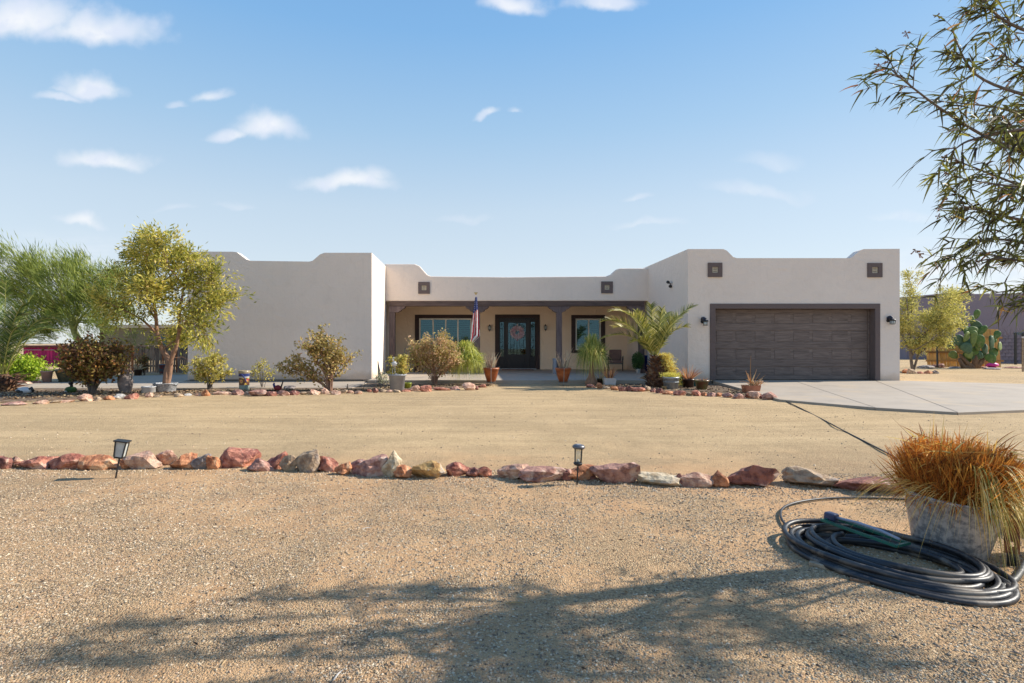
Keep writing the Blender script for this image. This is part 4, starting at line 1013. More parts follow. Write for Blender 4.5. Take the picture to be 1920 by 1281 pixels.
# ---------------------------------------------------------------- galvanised tub with the block of dry grass
STRAW = leafm('straw', [(0, (.085, .032, .010)), (.3, (.27, .092, .018)), (.6, (.46, .18, .035)), (.85, (.58, .31, .08)), (1, (.68, .50, .25))], .7, .3)
def grass_tub():
    cx, cy = X(1779, 3.86), 3.86
    t = thing('metal_tub', 'galvanised tub packed with a tall block of dry orange grass', 'planter', (cx, cy, G))
    t.rotation_euler = (R(2), R(4), 0); t.scale = (.95, .95, .95)
    MB().lathe([(.20, 0), (.215, .01), (.295, .385), (.305, .395), (.305, .41), (.288, .41), (.28, .37), (.26, .34)], 40).build('tub_wall', GALV2, t, smooth=True)
    MB().lathe([(.01, .33), (.27, .335)], 24).build('soil', SOIL, t)
    rng = np.random.default_rng(3)
    n = 6500
    a = rng.random(n)*6.283; r = np.sqrt(rng.random(n))*.27
    P = np.stack([r*np.cos(a), r*np.sin(a), .30+rng.random(n)*.25], 1)
    D = np.stack([np.cos(a)*r*.35+rng.normal(size=n)*.27, np.sin(a)*r*.35+rng.normal(size=n)*.27, .70+rng.random(n)*.4], 1)
    L = (.26+.16*rng.random(n)) * (1.0+.10*np.sin(a*3))
    top = .77
    # stiff cut stalks: clipped to a level top
    L = np.minimum(L, (top+.03*np.sin(P[:, 0]*9+1)+.02*np.sin(P[:, 1]*14)+rng.normal(size=n)*.045-P[:, 2]))
    b = MB(); b.blades(P, D, L, .005+.008*rng.random(n)**2, .03+.25*rng.random(n)**3, np.clip(.12+.75*rng.random(n)**1.2+(P[:, 2]-.4)*.3, 0, 1), 4, rng=rng, taper=.8)
    # sideways rough stalks on the skirt
    m = 2600; a = rng.random(m)*6.283; zz = .36+rng.random(m)*.36
    P = np.stack([.27*np.cos(a), .27*np.sin(a), zz], 1)
    D = np.stack([np.cos(a+rng.normal(size=m)*.7), np.sin(a+rng.normal(size=m)*.7), rng.normal(size=m)*.8+.25], 1)
    b.blades(P, D, .05+.07*rng.random(m), .004+.005*rng.random(m), .5, rng.random(m)*.8, 3, rng=rng)
    # bent and broken stalks criss-crossing the surface
    m = 900; a = rng.random(m)*6.283; zz = .40+rng.random(m)*.40; rr0 = .20+.08*rng.random(m)
    P = np.stack([rr0*np.cos(a), rr0*np.sin(a), zz], 1); D = np.stack([-np.sin(a)*rng.normal(size=m)+np.cos(a)*.25, np.cos(a)*rng.normal(size=m)+np.sin(a)*.25, rng.normal(size=m)*.9], 1)
    b.blades(P, D, .08+.16*rng.random(m), .004+.006*rng.random(m), .6*rng.random(m), rng.random(m), 5, rng=rng)
    b.build('dry_grass_block', STRAW, t)
    # long green and straw blades spilling over the near right side
    m = 460; a = rng.uniform(-2.0, .2, m)
    P = np.stack([(.20+.08*rng.random(m))*np.cos(a), (.20+.08*rng.random(m))*np.sin(a), .38+.30*rng.random(m)], 1)
    D = np.stack([np.cos(a)*(.5+rng.random(m)*.5), np.sin(a)*(.6+rng.random(m)*.5), .4+rng.random(m)*.8], 1)
    b = MB(); b.blades(P, D, .20+.30*rng.random(m), .006+.007*rng.random(m), 1.1+.7*rng.random(m), rng.random(m), 9, rng=rng)
    m = 120; a = rng.uniform(2.2, 4.4, m)
    P = np.stack([.27*np.cos(a), .27*np.sin(a), .40+.1*rng.random(m)], 1)
    D = np.stack([np.cos(a), np.sin(a)*.7, .1+rng.random(m)*.5], 1)
    b.blades(P, D, .16+.30*rng.random(m), .005, 1.1, .55+rng.random(m)*.3, 8, rng=rng)
    m = 26; a = rng.random(m)*6.28
    P = np.stack([.22*np.cos(a)+.05, .22*np.sin(a), np.full(m, .62)], 1)
    D = np.stack([np.cos(a)*.5+.45, np.sin(a)*.3, .9+0*a], 1)
    b.blades(P, D, .25+.22*rng.random(m), .006, .12, .3+rng.random(m)*.5, 5, rng=rng)
    b.build('spilling_blades', leafm('spilling_blades', [(0, (.08, .09, .02)), (.25, (.20, .19, .04)), (.5, (.42, .28, .08)), (.75, (.50, .34, .13)), (1, (.66, .54, .34))], .6, .3), t)
grass_tub()
def grass_at_edge():
    c = gp(1935, 1000); t = thing('dry_grass_clump', 'second clump of dry grass at the right edge behind the rusty stake', 'plant', (c[0], c[1]+.15, G))
    rng = np.random.default_rng(9); m = 700; a = rng.random(m)*6.28; r = rng.random(m)*.16
    P = np.stack([r*np.cos(a), r*np.sin(a), .02+0*a], 1); D = np.stack([np.cos(a)*.5, np.sin(a)*.5, .9+rng.random(m)], 1)
    b = MB(); b.blades(P, D, .35+.4*rng.random(m), .006+.005*rng.random(m), .7+.6*rng.random(m), rng.random(m), 7, rng=rng)
    b.build('blades', MAT['spilling_blades'], t)
    # rusty flat iron stake with a hole, wedged upright
    x, y, z = gp(1897, 1062); s = thing('iron_stake', 'rusty flat iron stake with a round hole standing behind the pipe coil', 'stake', (x, y, z)); s.rotation_euler = (R(-4), R(3), R(-10))
    w = .045
    hole = [(.012*math.cos(k*.785), .14+.012*math.sin(k*.785)) for k in range(8)]
    b = MB(); b.box(-w, -.013, -.004, .004, .08, .30).box(.013, w, -.004, .004, .08, .30).box(-.013, .013, -.004, .004, .08, .125).box(-.013, .013, -.004, .004, .155, .30)
    b.build('plate', RUST, s, bevel=.003)
    MB().box(-.022, .022, -.007, .007, -.03, .08).build('shank', BLACKM, s)
    MB().box(-.030, .030, -.007, .007, .30, .52).build('shank', pm('grey_iron', (.09, .085, .085), (.04, .04, .045), 18, .6, .3), s, bevel=.003)
    MB().box(-.040, .045, -.02, .02, .52, .555).build('head', GALV, s, bevel=.008)
grass_at_edge()

# splinters of wood, leaves and twigs on the gravel
def debris():
    rng = np.random.default_rng(21)
    b = MB(); M = Matrix.Translation(gp(1563, 1066, G+.012)) @ Matrix.Rotation(R(-38), 4, 'Z')
    b.box(-.135, .09, -.018, .02, -.01, .014, M=M); o = b.build('wood_piece', GREYW, bevel=.004); fin(o, 'flat splintered piece of wood left of the pipe coil', 'wood')
    b = MB(); M = Matrix.Translation(gp(1612, 1090, G+.01)) @ Matrix.Rotation(R(-35), 4, 'Z')
    b.box(-.05, .05, -.014, .012, -.01, .012, M=M); o = b.build('wood_piece', BARK, bevel=.004); fin(o, 'short brown bark chip touching the near side of the pipe coil', 'wood')
    P, D, L, W_, T = [], [], [], [], []
    for _ in range(620):
        py = 905+rng.random()**1.2*370; px = rng.uniform(-20, 1940)
        if 1470 < px and 930 < py < 1150: continue
        x, y, z = gp(px, py); P.append((x, y, G+hgt(x, y)+.006)); a = rng.random()*6.28
        D.append((math.cos(a), math.sin(a), rng.uniform(-.02, .12))); L.append(rng.uniform(.012, .05)); W_.append(rng.uniform(.003, .011)); T.append(rng.random())
    b = MB(); b.leaves(P, D, np.array(L), np.array(W_), np.array(T), rng=rng)
    o = b.build('fallen_leaves', MAT['dead_leaves']); fin(o, kind='stuff')
    TW = [(688, 992, .07, 20, 'white'), (740, 1010, .0, 0, ''), (1236, 1223, .05, 10, 'ochre'), (965, 1134, .10, 2, 'ochre'), (545, 1127, .03, 40, 'white'), (634, 1272, .08, 75, 'white'), (1130, 1188, 0, 0, ''),
          (1196, 1240, .03, 0, 'ochre'), (1425, 1222, .04, 60, 'grey'), (1668, 1200, .02, 90, 'ochre'), (1790, 1175, .05, -35, 'grey'), (1908, 1228, .05, -50, 'grey'), (800, 935, .09, 28, 'ochre')]
    names = {688: 'pale dry stick lying left of centre on the gravel', 1236: 'curled tan leaf at the near edge of the tree shadow', 965: 'long tan straw lying in the tree shadow', 545: 'short white chip left of the tree shadow',
             634: 'pale stick at the bottom edge of the picture', 1196: 'small tan chip beside the curled leaf', 1425: 'grey twig below the pipe coil', 1668: 'small upright tan chip below the coil', 1790: 'dark grey twig below the right end of the coil',
             1908: 'grey twig in the bottom right corner', 800: 'thin yellow straw below the ochre stone'}
    for px, py, ln, a, c in TW:
        if not ln: continue
        x, y, z = gp(px, py); z = G+hgt(x, y)+.008; ar = R(a); dx, dy = math.cos(ar)*ln/2, math.sin(ar)*ln/2
        b = MB(); b.tube([(x-dx, y-dy, z), (x, y+.004, z+.004), (x+dx, y+dy, z)], [.0035, .005, .002], 5, squash=.6)
        o = b.build('dry_stick', ROCKM[{'white': 'white', 'ochre': 'ochre', 'grey': 'grey'}[c]]); fin(o, names[px], 'stick')
debris()

# ---------------------------------------------------------------- plant builders
def stems_bush(name, label, cat, px, pyb, x0, x1, top, mats, seed, nst=9, nleaf=900, leaf=(.05, .03), group=None, D=None, z=G, low=.15, spread=1.0, clump=.05, tips=(), barem=None, thin=.012, nclump=0):
    """fan of woody stems, leaves held in small clumps along the outer part of each stem"""
    D = D or GD(pyb, z); rng = np.random.default_rng(seed); rr = random.Random(seed)
    bx = X(px, D); xl_, xr_ = X(x0, D)-bx, X(x1, D)-bx; H = Z(top, D)-z
    t = thing(name, label, cat, (bx, D, z), group)
    st = MB(); LP = []; LD = []
    tipsl = []
    for k in range(nst):
        f = (k+.5)/nst
        tx = xl_+(xr_-xl_)*f + rr.uniform(-.06, .06)*(xr_-xl_)
        e = 1-abs(2*f-1)**2.2
        tz = H*(.52+.46*e)*rr.uniform(.82, 1.04); ty = rr.uniform(-.35, .35)*(xr_-xl_)*.8
        tipsl.append((tx, ty, tz))
    for (a, c, dd) in tips: tipsl.append((X(a, D)-bx, dd, Z(c, D)-z))
    for tx, ty, tz in tipsl:
        c1 = (tx*.22+rr.uniform(-.04, .04), ty*.22, tz*.40); c2 = (tx*.68+rr.uniform(-.05, .05), ty*.7, tz*.74)
        P = catmull([(rr.uniform(-.05, .05), rr.uniform(-.05, .05), -.03), c1, c2, (tx, ty, tz)], 5)
        n = len(P); st.tube(P, [thin*(1-.75*i/n)+.0015 for i in range(n)], 5)
        # side twigs
        for j in range(6):
            i = int(n*(low+.1+(1-low-.12)*rr.random())); i = min(i, n-2)
            p = P[i]; d = (P[i+1]-P[i]).normalized(); q = Vector((rr.gauss(0, 1), rr.gauss(0, 1), rr.uniform(-.2, .9))).normalized()
            ln = H*rr.uniform(.10, .24)*spread; e_ = p+(d*.5+q)*ln
            st.tube([p, (p+e_)/2+Vector((0, 0, .02)), e_], [thin*.35, thin*.25, .0015], 4, cap=False)
            for _ in range(3): LP.append((p+(e_-p)*rr.uniform(.4, 1.05))[:])
        for _ in range(7):
            i = int((n-1)*(low+(1-low)*rr.random()**.7)); LP.append(P[i][:])
        LP.append(P[-1][:]); LP.append(P[-1][:])
    st.build('stems', barem or BARKGR, t)
    C = np.array(LP); idx = rng.integers(0, len(C), nleaf); P = C[idx]+rng.normal(size=(nleaf, 3))*clump
    P[:, 2] = np.maximum(P[:, 2], .04)
    Dr = rng.normal(size=(nleaf, 3))+np.array([0, 0, .1])
    ct = rng.random(len(C))                      # each clump leans to its own shade of leaf
    tint = np.clip(ct[idx]*.6+rng.random(nleaf)*.4, 0, 1)
    b = MB(); b.leaves(P, Dr, leaf[0]*(.6+.8*rng.random(nleaf)), leaf[1]*(.6+.8*rng.random(nleaf)), tint, rng=rng)
    b.build('leaves', mats, t)
    return t
ROSE = leafm('rose_leaves', [(0, (.10, .075, .03)), (.3, (.17, .15, .055)), (.6, (.30, .24, .10)), (.82, (.40, .28, .17)), (1, (.42, .22, .16))], .6, .3)
ROSED = leafm('dark_rose_leaves', [(0, (.05, .025, .018)), (.35, (.11, .055, .03)), (.6, (.13, .13, .035)), (.85, (.32, .16, .06)), (1, (.44, .20, .14))], .6, .3)
YELL = leafm('yellow_green_leaves', [(0, (.14, .12, .035)), (.4, (.27, .26, .07)), (.75, (.42, .38, .13)), (1, (.50, .36, .16))], .6, .35)
LIMEL = leafm('lime_leaves', [(0, (.08, .14, .02)), (.5, (.30, .42, .04)), (1, (.50, .56, .09))], .55, .4)
PINKL = leafm('pale_pink_leaves', [(0, (.13, .11, .045)), (.35, (.28, .25, .10)), (.65, (.40, .27, .19)), (1, (.58, .36, .28))], .6, .3)
WHITL = leafm('pale_leaves', [(0, (.2, .2, .12)), (1, (.62, .58, .46))], .6, .3)
GREENL = leafm('dark_green_leaves', [(0, (.012, .035, .012)), (.6, (.04, .09, .03)), (1, (.09, .15, .05))], .5, .25)
stems_bush('rose_bush', 'dark leggy rose bush with brown leaves beside the tall clay jar', 'bush', 173, 741, 120, 234, 648, ROSED, 1, nst=16, nleaf=6400, leaf=(.085, .06), low=.28, clump=.10, tips=[(150, 652, 0), (168, 650, .2), (186, 652, -.1), (200, 656, .2), (124, 662, 0)], thin=.022)
stems_bush('rose_bush', 'yellowing leggy bush between the metal tub tree and the painted planter', 'bush', 393, 731, 354, 437, 668, YELL, 2, nst=11, nleaf=2100, leaf=(.075, .045), low=.25, clump=.05, thin=.012)
stems_bush('small_shrub', 'small sparse yellow-green shrub right of the painted planter', 'bush', 492, 729, 472, 513, 684, YELL, 3, nst=6, nleaf=420, leaf=(.06, .04), low=.4, clump=.05, thin=.009)
stems_bush('rose_bush', 'tall rose bush with red stems against the blank wall', 'bush', 620, 735, 556, 644, 632, ROSE, 4, nst=13, nleaf=3600, leaf=(.085, .055), low=.28, clump=.065, tips=[(524, 687, .1), (535, 694, 0), (547, 690, .1), (586, 640, .1), (598, 629, 0), (637, 634, 0)], thin=.017, barem=BARKR)
stems_bush('rose_bush', 'wide rose bush with pinkish leaves in front of the left porch window', 'bush', 815, 724, 762, 866, 636, PINKL, 5, nst=17, nleaf=6800, leaf=(.07, .048), low=.36, clump=.08, thin=.016, barem=BARKR)
stems_bush('small_shrub', 'tiny whitish shrub at the sunlit wall corner', 'bush', 714, 730, 703, 727, 699, WHITL, 6, nst=6, nleaf=260, leaf=(.045, .03), low=.4, clump=.04, thin=.007)
stems_bush('lime_shrub', 'bright lime green shrub behind the left palm', 'bush', 48, 722, 8, 84, 672, LIMEL, 7, nst=16, nleaf=5200, leaf=(.09, .055), low=.12, clump=.12, D=19.9, thin=.012, barem=BARKG)

def frond_obj(parent, base, tip, sag, nl, ll, mat, w=.018, rng=None, roll=0, lift=.45, spread=1.0, name='frond'):
    """a palm frond: arching rachis with two rows of narrow leaflets"""
    base, tip = Vector(base), Vector(tip); mid = (base+tip)/2+Vector((0, 0, sag)); c1 = base.lerp(mid, .5)+Vector((0, 0, sag*.28))
    P = catmull([base, c1, mid, mid.lerp(tip, .55)+Vector((0, 0, sag*.18)), tip], 7); n = len(P)
    b = MB(); b.tube(P, [.016*(1-.85*i/n)+.002 for i in range(n)], 5, 1)
    PP, DD, LL, SS = [], [], [], []
    for k in range(nl):
        f = .10+.90*(k/nl); i = min(int(f*(n-1)), n-2); p = P[i].lerp(P[i+1], f*(n-1)-i); d = (P[i+1]-P[i]).normalized()
        side = d.cross(Vector((0, 0, 1)))
        if side.length < .15: side = Vector((1, 0, 0))
        side.normalize(); side.rotate(Matrix.Rotation(roll, 3, d)); up = side.cross(d)
        for s in (-1, 1):
            dr = d*(.75+.5*f)+side*s*1.0*spread+up*lift
            PP.append(p[:]); DD.append((dr+Vector((rng.normal()*.07, rng.normal()*.07, rng.normal()*.07)))[:])
            LL.append(ll*(.45+.55*math.sin(math.pi*min(1, f*.9+.12)))*rng.uniform(.85, 1.1)); SS.append((d*1.0+up*.3)[:])
    SS = np.array(SS)+rng.normal(size=(len(SS), 3))*.25
    b.blades(PP, DD, np.array(LL), w, .22, rng.random(len(PP)), 3, mi=0, rng=rng, side=SS)
    b.m[0][:] = 1
    return b.build(name, [mat, RACH], parent)
RACH = pm('frond_rachis', (.42, .40, .10), (.28, .28, .06), 9, .5, .1)
PALML = leafm('palm_leaflets', [(0, (.04, .06, .015)), (.4, (.13, .15, .035)), (.75, (.30, .28, .08)), (1, (.52, .46, .24))], .42, .3)
PALMD = leafm('dark_palm_leaflets', [(0, (.03, .06, .02)), (.5, (.08, .13, .035)), (.85, (.17, .21, .06)), (1, (.42, .36, .30))], .42, .3)
def palm_right():
    bx, by, z = gp(1232, 727); D = by; t = thing('palm_tree', 'short date palm with arching fronds beside the garage return wall', 'palm', (bx, by, z))
    rng = np.random.default_rng(17)
    L = lambda px, py, dy=0: Vector((X(px, D)-bx, dy, Z(py, D)-z))
    # bulging trunk of old leaf bases
    b = MB(); b.lathe([(.30, -.03), (.33, .12), (.35, .32), (.31, .55), (.24, .72), (.17, .9), (.13, 1.05)], 20); tr = b.build('trunk', PALMB, t, smooth=True); tr.location.x = .03
    s = MB()
    for k in range(95):
        a = k*2.4; zz = .04+k*.0100; r = .36-.0*zz if zz < .4 else .36-.28*(zz-.4)
        c = Vector((r*math.cos(a)+.03, r*math.sin(a), zz)); o = Vector((math.cos(a), math.sin(a), .55)).normalized(); sd = Vector((-math.sin(a), math.cos(a), 0))
        s.raw([(c-o*.07+sd*.07)[:], (c-o*.07-sd*.07)[:], (c+o*.10-sd*.03+Vector((0, 0, .04)))[:], (c+o*.10+sd*.03+Vector((0, 0, .04)))[:], (c-o*.02+Vector((0, 0, .05)))[:]], [(0, 1, 2, 3), (0, 3, 4), (1, 4, 2), (3, 2, 4)])
    o = s.build('leaf_base_stubs', PALMB, t); o['kind'] = 'stuff'
    cr = L(1228, 664)
    F = [((1131, 601), .42, .0), ((1128, 634), .34, -.25), ((1150, 582), .50, .3), ((1172, 590), .30, -.5), ((1222, 571), .12, .1), ((1234, 580), .10, -.4), ((1300, 573), .30, .0), ((1276, 592), .22, .35),
         ((1281, 613), .26, -.3), ((1200, 600), .12, .6), ((1252, 600), .1, -.6), ((1160, 612), .3, .6), ((1190, 585), .22, -.2), ((1262, 585), .2, .6), ((1180, 640), .22, -.7), ((1238, 612), .05, .8)]
    for (tx, ty), sag, dy in F:
        tip = L(tx, ty, dy*1.0); base = cr+Vector(((tip.x-cr.x)*.06, dy*.08, -.02))
        frond_obj(t, base, tip, sag, 46, .50, PALML, .030, rng, roll=rng.normal()*.3)
    # yellow dry foliage climbing on the trunk's right side
    m = 2600; zz = rng.random(m)
    cx = .18+.30*(1-zz)+rng.normal(size=m)*.10; P = np.stack([cx, -.2+rng.normal(size=m)*.12, .10+zz*.95], 1)
    DR = rng.normal(size=(m, 3))+[0, 0, .6]
    b = MB(); b.leaves(P, DR, .07+.05*rng.random(m), .018, rng.random(m), rng=rng)
    b.build('dry_foliage', leafm('dry_yellow', [(0, (.22, .16, .04)), (.5, (.48, .38, .10)), (1, (.66, .55, .22))], .7, .35), t)
palm_right()
def palm_left():
    D = 16.2; bx = X(2, D); z = G; t = thing('palm_tree', 'dark date palm with long arching fronds cut by the left edge', 'palm', (bx, D, z))
    rng = np.random.default_rng(23); L = lambda px, py, dy=0: Vector((X(px, D)-bx, dy, Z(py, D)-z))
    b = MB(); b.lathe([(.30, -.03), (.36, .15), (.30, .35), (.18, .5)], 18); b.build('trunk', PALMB, t, smooth=True)
    s = MB()
    for k in range(90):
        a = k*2.4; zz = .02+k*.005; r = .34; c = Vector((r*math.cos(a), r*math.sin(a), zz)); o = Vector((math.cos(a), math.sin(a), rng.uniform(-.2, .5))).normalized(); sd = Vector((-math.sin(a), math.cos(a), 0))
        e = rng.uniform(.2, .5)
        s.raw([(c+sd*.03)[:], (c-sd*.03)[:], (c+o*e-sd*.018)[:], (c+o*e+sd*.018)[:], (c+Vector((0, 0, .035)))[:]], [(0, 1, 2, 3), (0, 3, 4), (1, 4, 2)])
    o = s.build('cut_frond_stubs', PALMB, t); o['kind'] = 'stuff'
    cr = L(4, 700)
    for (tx, ty), sag, dy in [((98, 588), .5, .2), ((133, 607), .75, -.2), ((48, 548), .35, .3), ((12, 520), .2, 0), ((75, 570), .5, -.5), ((-60, 560), .5, 0), ((120, 640), .8, .5), ((-90, 600), .6, .4),
                              ((60, 620), .6, .8), ((30, 560), .3, -.7), ((-40, 530), .3, -.4), ((92, 622), .6, -.9), ((-70, 640), .6, -.5), ((50, 590), .5, -.2)]:
        tip = L(tx, ty, dy); base = cr+Vector(((tip.x-cr.x)*.05, dy*.08, 0))
        frond_obj(t, base, tip, sag, 66, .50, PALMD, .022, rng, roll=rng.normal()*.4)
palm_left()

def fountain(name, label, cat, px, pyb, rx0, rx1, topy, mat, seed, n=1500, trunk=None, D=None, zc=None, droop=1.5, up=.9, width=.012):
    D = D or GD(pyb); rng = np.random.default_rng(seed); bx = X(px, D); t = thing(name, label, cat, (bx, D, G))
    H = Z(topy, D)-G; Rr = (X(rx1, D)-X(rx0, D))/2; off = (X(rx0, D)+X(rx1, D))/2-bx
    z0 = zc if zc is not None else .05
    if trunk: trunk(t)
    # each blade rises, turns over and hangs: a parabola through (0,0), (.38,rise), (1,-fall)
    a = rng.random(n)*6.283; e = rng.random(n)**.7
    rise = (H-z0)*(1-.72*e**1.4)*(.65+.4*rng.random(n)); fall = np.where(e > .30, (z0-.04)*(rng.uniform(-.9, 1.0, n))*(.45+.6*e), -rise*.85)*1.0
    reach = Rr*(.12+.95*e)*(.8+.3*rng.random(n)); tm = .38
    B2 = (-fall-rise/tm)/(1-tm); A1 = rise/tm-B2*tm
    seg = 9; wd = width*(.6+.7*rng.random(n)); rows = []
    jx, jy = rng.normal(size=n)*.08, rng.normal(size=n)*.08
    sx, sy = -np.sin(a), np.cos(a); tw = rng.normal(size=n)*.6
    for k in range(seg+1):
        t_ = k/seg; h = 1-(1-t_)**1.7
        x = off*h+.05*np.cos(a)+np.cos(a)*reach*h+jx*t_; y = .05*np.sin(a)+np.sin(a)*reach*h+jy*t_; z_ = z0+A1*t_+B2*t_*t_
        w_ = wd*(1-t_**1.6)*.5+.0004
        rows += [np.stack([x-sx*w_, y-sy*w_, z_-tw*w_], 1), np.stack([x+sx*w_, y+sy*w_, z_+tw*w_], 1)]
    V = np.stack(rows, 1).reshape(-1, 3); m_ = 2*(seg+1); i_ = (np.arange(n)*m_)[:, None]
    F = np.concatenate([np.concatenate([i_+2*k, i_+2*k+1, i_+2*k+3, i_+2*k+2], 1) for k in range(seg)])
    b = MB(); b.raw(V, F, 0, np.concatenate([rng.random(n)]*seg)); b.build('blades', mat, t)
    return t
FOUNT = leafm('fountain_grass', [(0, (.07, .10, .02)), (.35, (.20, .24, .035)), (.7, (.42, .42, .09)), (1, (.62, .55, .24))], .5, .35)
PONY = leafm('ponytail_leaves', [(0, (.07, .11, .03)), (.4, (.18, .24, .06)), (.75, (.34, .36, .12)), (1, (.52, .42, .20))], .5, .35)
fountain('fountain_grass', 'bright yellow-green fountain grass beside the flag', 'plant', 875, 722, 838, 908, 646, FOUNT, 31, 1900, zc=.62, width=.020)
def ptrunk(t):
    MB().lathe([(.20, -.02), (.22, .08), (.16, .2), (.09, .34), (.07, .55), (.05, .8)], 14).build('trunk', BARKR, t, smooth=True)
fountain('ponytail_palm', 'ponytail palm with drooping thin leaves right of the doorway', 'plant', 1109, 722, 1080, 1140, 634, PONY, 32, 1300, trunk=ptrunk, zc=.80, width=.018)

def pot_lathe(prof, mat, t, n=24, name='pot_wall', **k): return MB().lathe(prof, n).build(name, mat, t, smooth=True)
def pot_profile(rb, rt, h, lip=.012, lh=.04, th=.015):
    return [(rb*.9, 0), (rb, .005), (rt*.96, h-lh), (rt+lip, h-lh+.004), (rt+lip, h), (rt-th, h), (rt-th, h-.05), (rt*.8, h-.06)]
def spiky(t, z0, n, L, w, mat, seed, spread=.6, droop=.25, r=.06, name='leaf_spikes'):
    rng = np.random.default_rng(seed); a = rng.random(n)*6.283; e = rng.random(n)
    P = np.stack([r*np.cos(a), r*np.sin(a), np.full(n, z0)], 1); Dr = np.stack([np.cos(a)*spread*e*1.4, np.sin(a)*spread*e*1.4, .9+0*a], 1)
    b = MB(); b.blades(P, Dr, L*(.55+.55*rng.random(n)), w, droop, rng.random(n), 5, rng=rng, taper=.95); return b.build(name, mat, t)
SNAKE = leafm('pinkish_succulent', [(0, (.16, .11, .10)), (.5, (.38, .29, .26)), (1, (.58, .50, .44))], .5, .15)
REDG = leafm('red_grass', [(0, (.14, .05, .03)), (.5, (.36, .17, .10)), (1, (.52, .34, .22))], .5, .2)
ALOE = leafm('red_aloe', [(0, (.24, .14, .07)), (.5, (.48, .28, .17)), (1, (.60, .48, .34))], .5, .15)
YFINE = leafm('fine_yellow', [(0, (.36, .28, .05)), (1, (.66, .56, .16))], .5, .35)

def stand_pot(px, label, seed, leafL):
    D = GD(723); t = thing('stand_planter', label, 'planter', (X(px, D), D, G), 'terracotta pots on wire stands by the steps')
    s = D/1050; rt, rb, h, z0 = 14.6*s, 8.2*s, 26*s, 7.5*s
    b = MB().lathe([(rb*.9, z0), (rb, z0+.01), (rt*.80, z0+h*.45), (rt*.97, z0+h*.86), (rt*1.03, z0+h*.88), (rt*1.03, z0+h), (rt*.92, z0+h), (rt*.9, z0+h*.9), (.02, z0+h*.88)], 28)
    b.build('pot_wall', TERRA, t, smooth=True)
    for k in range(3):
        a = k*2.094+.5
        b = MB(); b.tube([(rb*1.1*math.cos(a), rb*1.1*math.sin(a), 0), (rb*1.06*math.cos(a), rb*1.06*math.sin(a), z0), (rt*.93*math.cos(a), rt*.93*math.sin(a), z0+h*.45), (rt*1.1*math.cos(a), rt*1.1*math.sin(a), z0+h*.9), (rt*1.15*math.cos(a), rt*1.15*math.sin(a), z0+h)], .009, 5)
        b.build('stand_leg', GALV, t, smooth=True)
    b = MB(); b.tube([(rb*1.08*math.cos(a), rb*1.08*math.sin(a), z0*.9) for a in np.linspace(0, 6.283, 20)], .007, 5); b.build('stand_ring', BLACKM, t, smooth=True)
    MB().lathe([(.01, z0+h*.9), (rt*.88, z0+h*.9)], 16).build('soil', SOIL, t)
    rng = np.random.default_rng(seed); n = 34; a = rng.random(n)*6.28
    P = np.stack([rt*.5*np.cos(a)*rng.random(n), rt*.5*np.sin(a)*rng.random(n), np.full(n, z0+h*.88)], 1)
    Dr = np.stack([np.cos(a)*.32, np.sin(a)*.32, 1+0*a], 1)
    b = MB()
    for i in range(n):
        d = Vector(Dr[i]).normalized(); L_ = leafL*rng.uniform(.45, 1); p = Vector(P[i]); q = p+d*L_*.5; e = p+d*L_+Vector((rng.normal()*.06, rng.normal()*.06, 0))
        b.tube([p, q, e], [.014, .016, .003], 5, tint=rng.random(), squash=.6)
    b.build('fleshy_leaves', SNAKE, t)
stand_pot(921, 'terracotta pot of pale spiky succulent on a wire stand left of the door', 51, .62)
stand_pot(1056, 'terracotta pot of upright snake plant on a wire stand right of the door', 52, .78)

def simple_pot(name, label, px, pyb, wpx, hpx, mat, taper=.78, lip=.01, group=None, D=None, z=G, sq=False, filler=SOIL):
    D = D or GD(pyb, z); s = D/1050; t = thing(name, label, 'pot', (X(px, D), D+wpx*s*.3, z), group)
    rt, h = wpx*s/2, hpx*s
    if sq:
        b = MB(); a, c = rt*taper, rt
        V = [(-a, -a*.8, 0), (a, -a*.8, 0), (a, a*.8, 0), (-a, a*.8, 0), (-c, -c*.8, h), (c, -c*.8, h), (c, c*.8, h), (-c, c*.8, h)]
        b.raw(V, [(3, 2, 1, 0), (0, 1, 5, 4), (1, 2, 6, 5), (2, 3, 7, 6), (3, 0, 4, 7)]); b.box(-c*.93, c*.93, -c*.74, c*.74, h-.05, h-.03); b.build('pot_wall', mat, t)
    else:
        pot_lathe(pot_profile(rt*taper, rt-lip, h, lip, min(.05, h*.15)), mat, t)
    if not sq: MB().lathe([(.01, h-.06), (rt*.86, h-.06)], 16).build('soil', filler, t)
    return t, rt, h
# left group
t, r, h = simple_pot('clay_pot', 'small pink clay pot with a leafy seedling in front of the lime shrub', 83, 722, 21, 24, PINKP, .62, .015, D=19.2)
spiky(t, h-.05, 14, .3, .03, LIMEL, 61, .5); 
t, r, h = simple_pot('glazed_pot', 'wide olive glazed bowl with a dark spiky plant beside the small clay pot', 118, 717, 46, 26, OLIVEP, .6, .02, D=19.4)
spiky(t, h-.05, 26, .75, .045, leafm('agave_leaves', [(0, (.05, .07, .05)), (1, (.22, .22, .13))], .5, .15), 62, .8, .3)
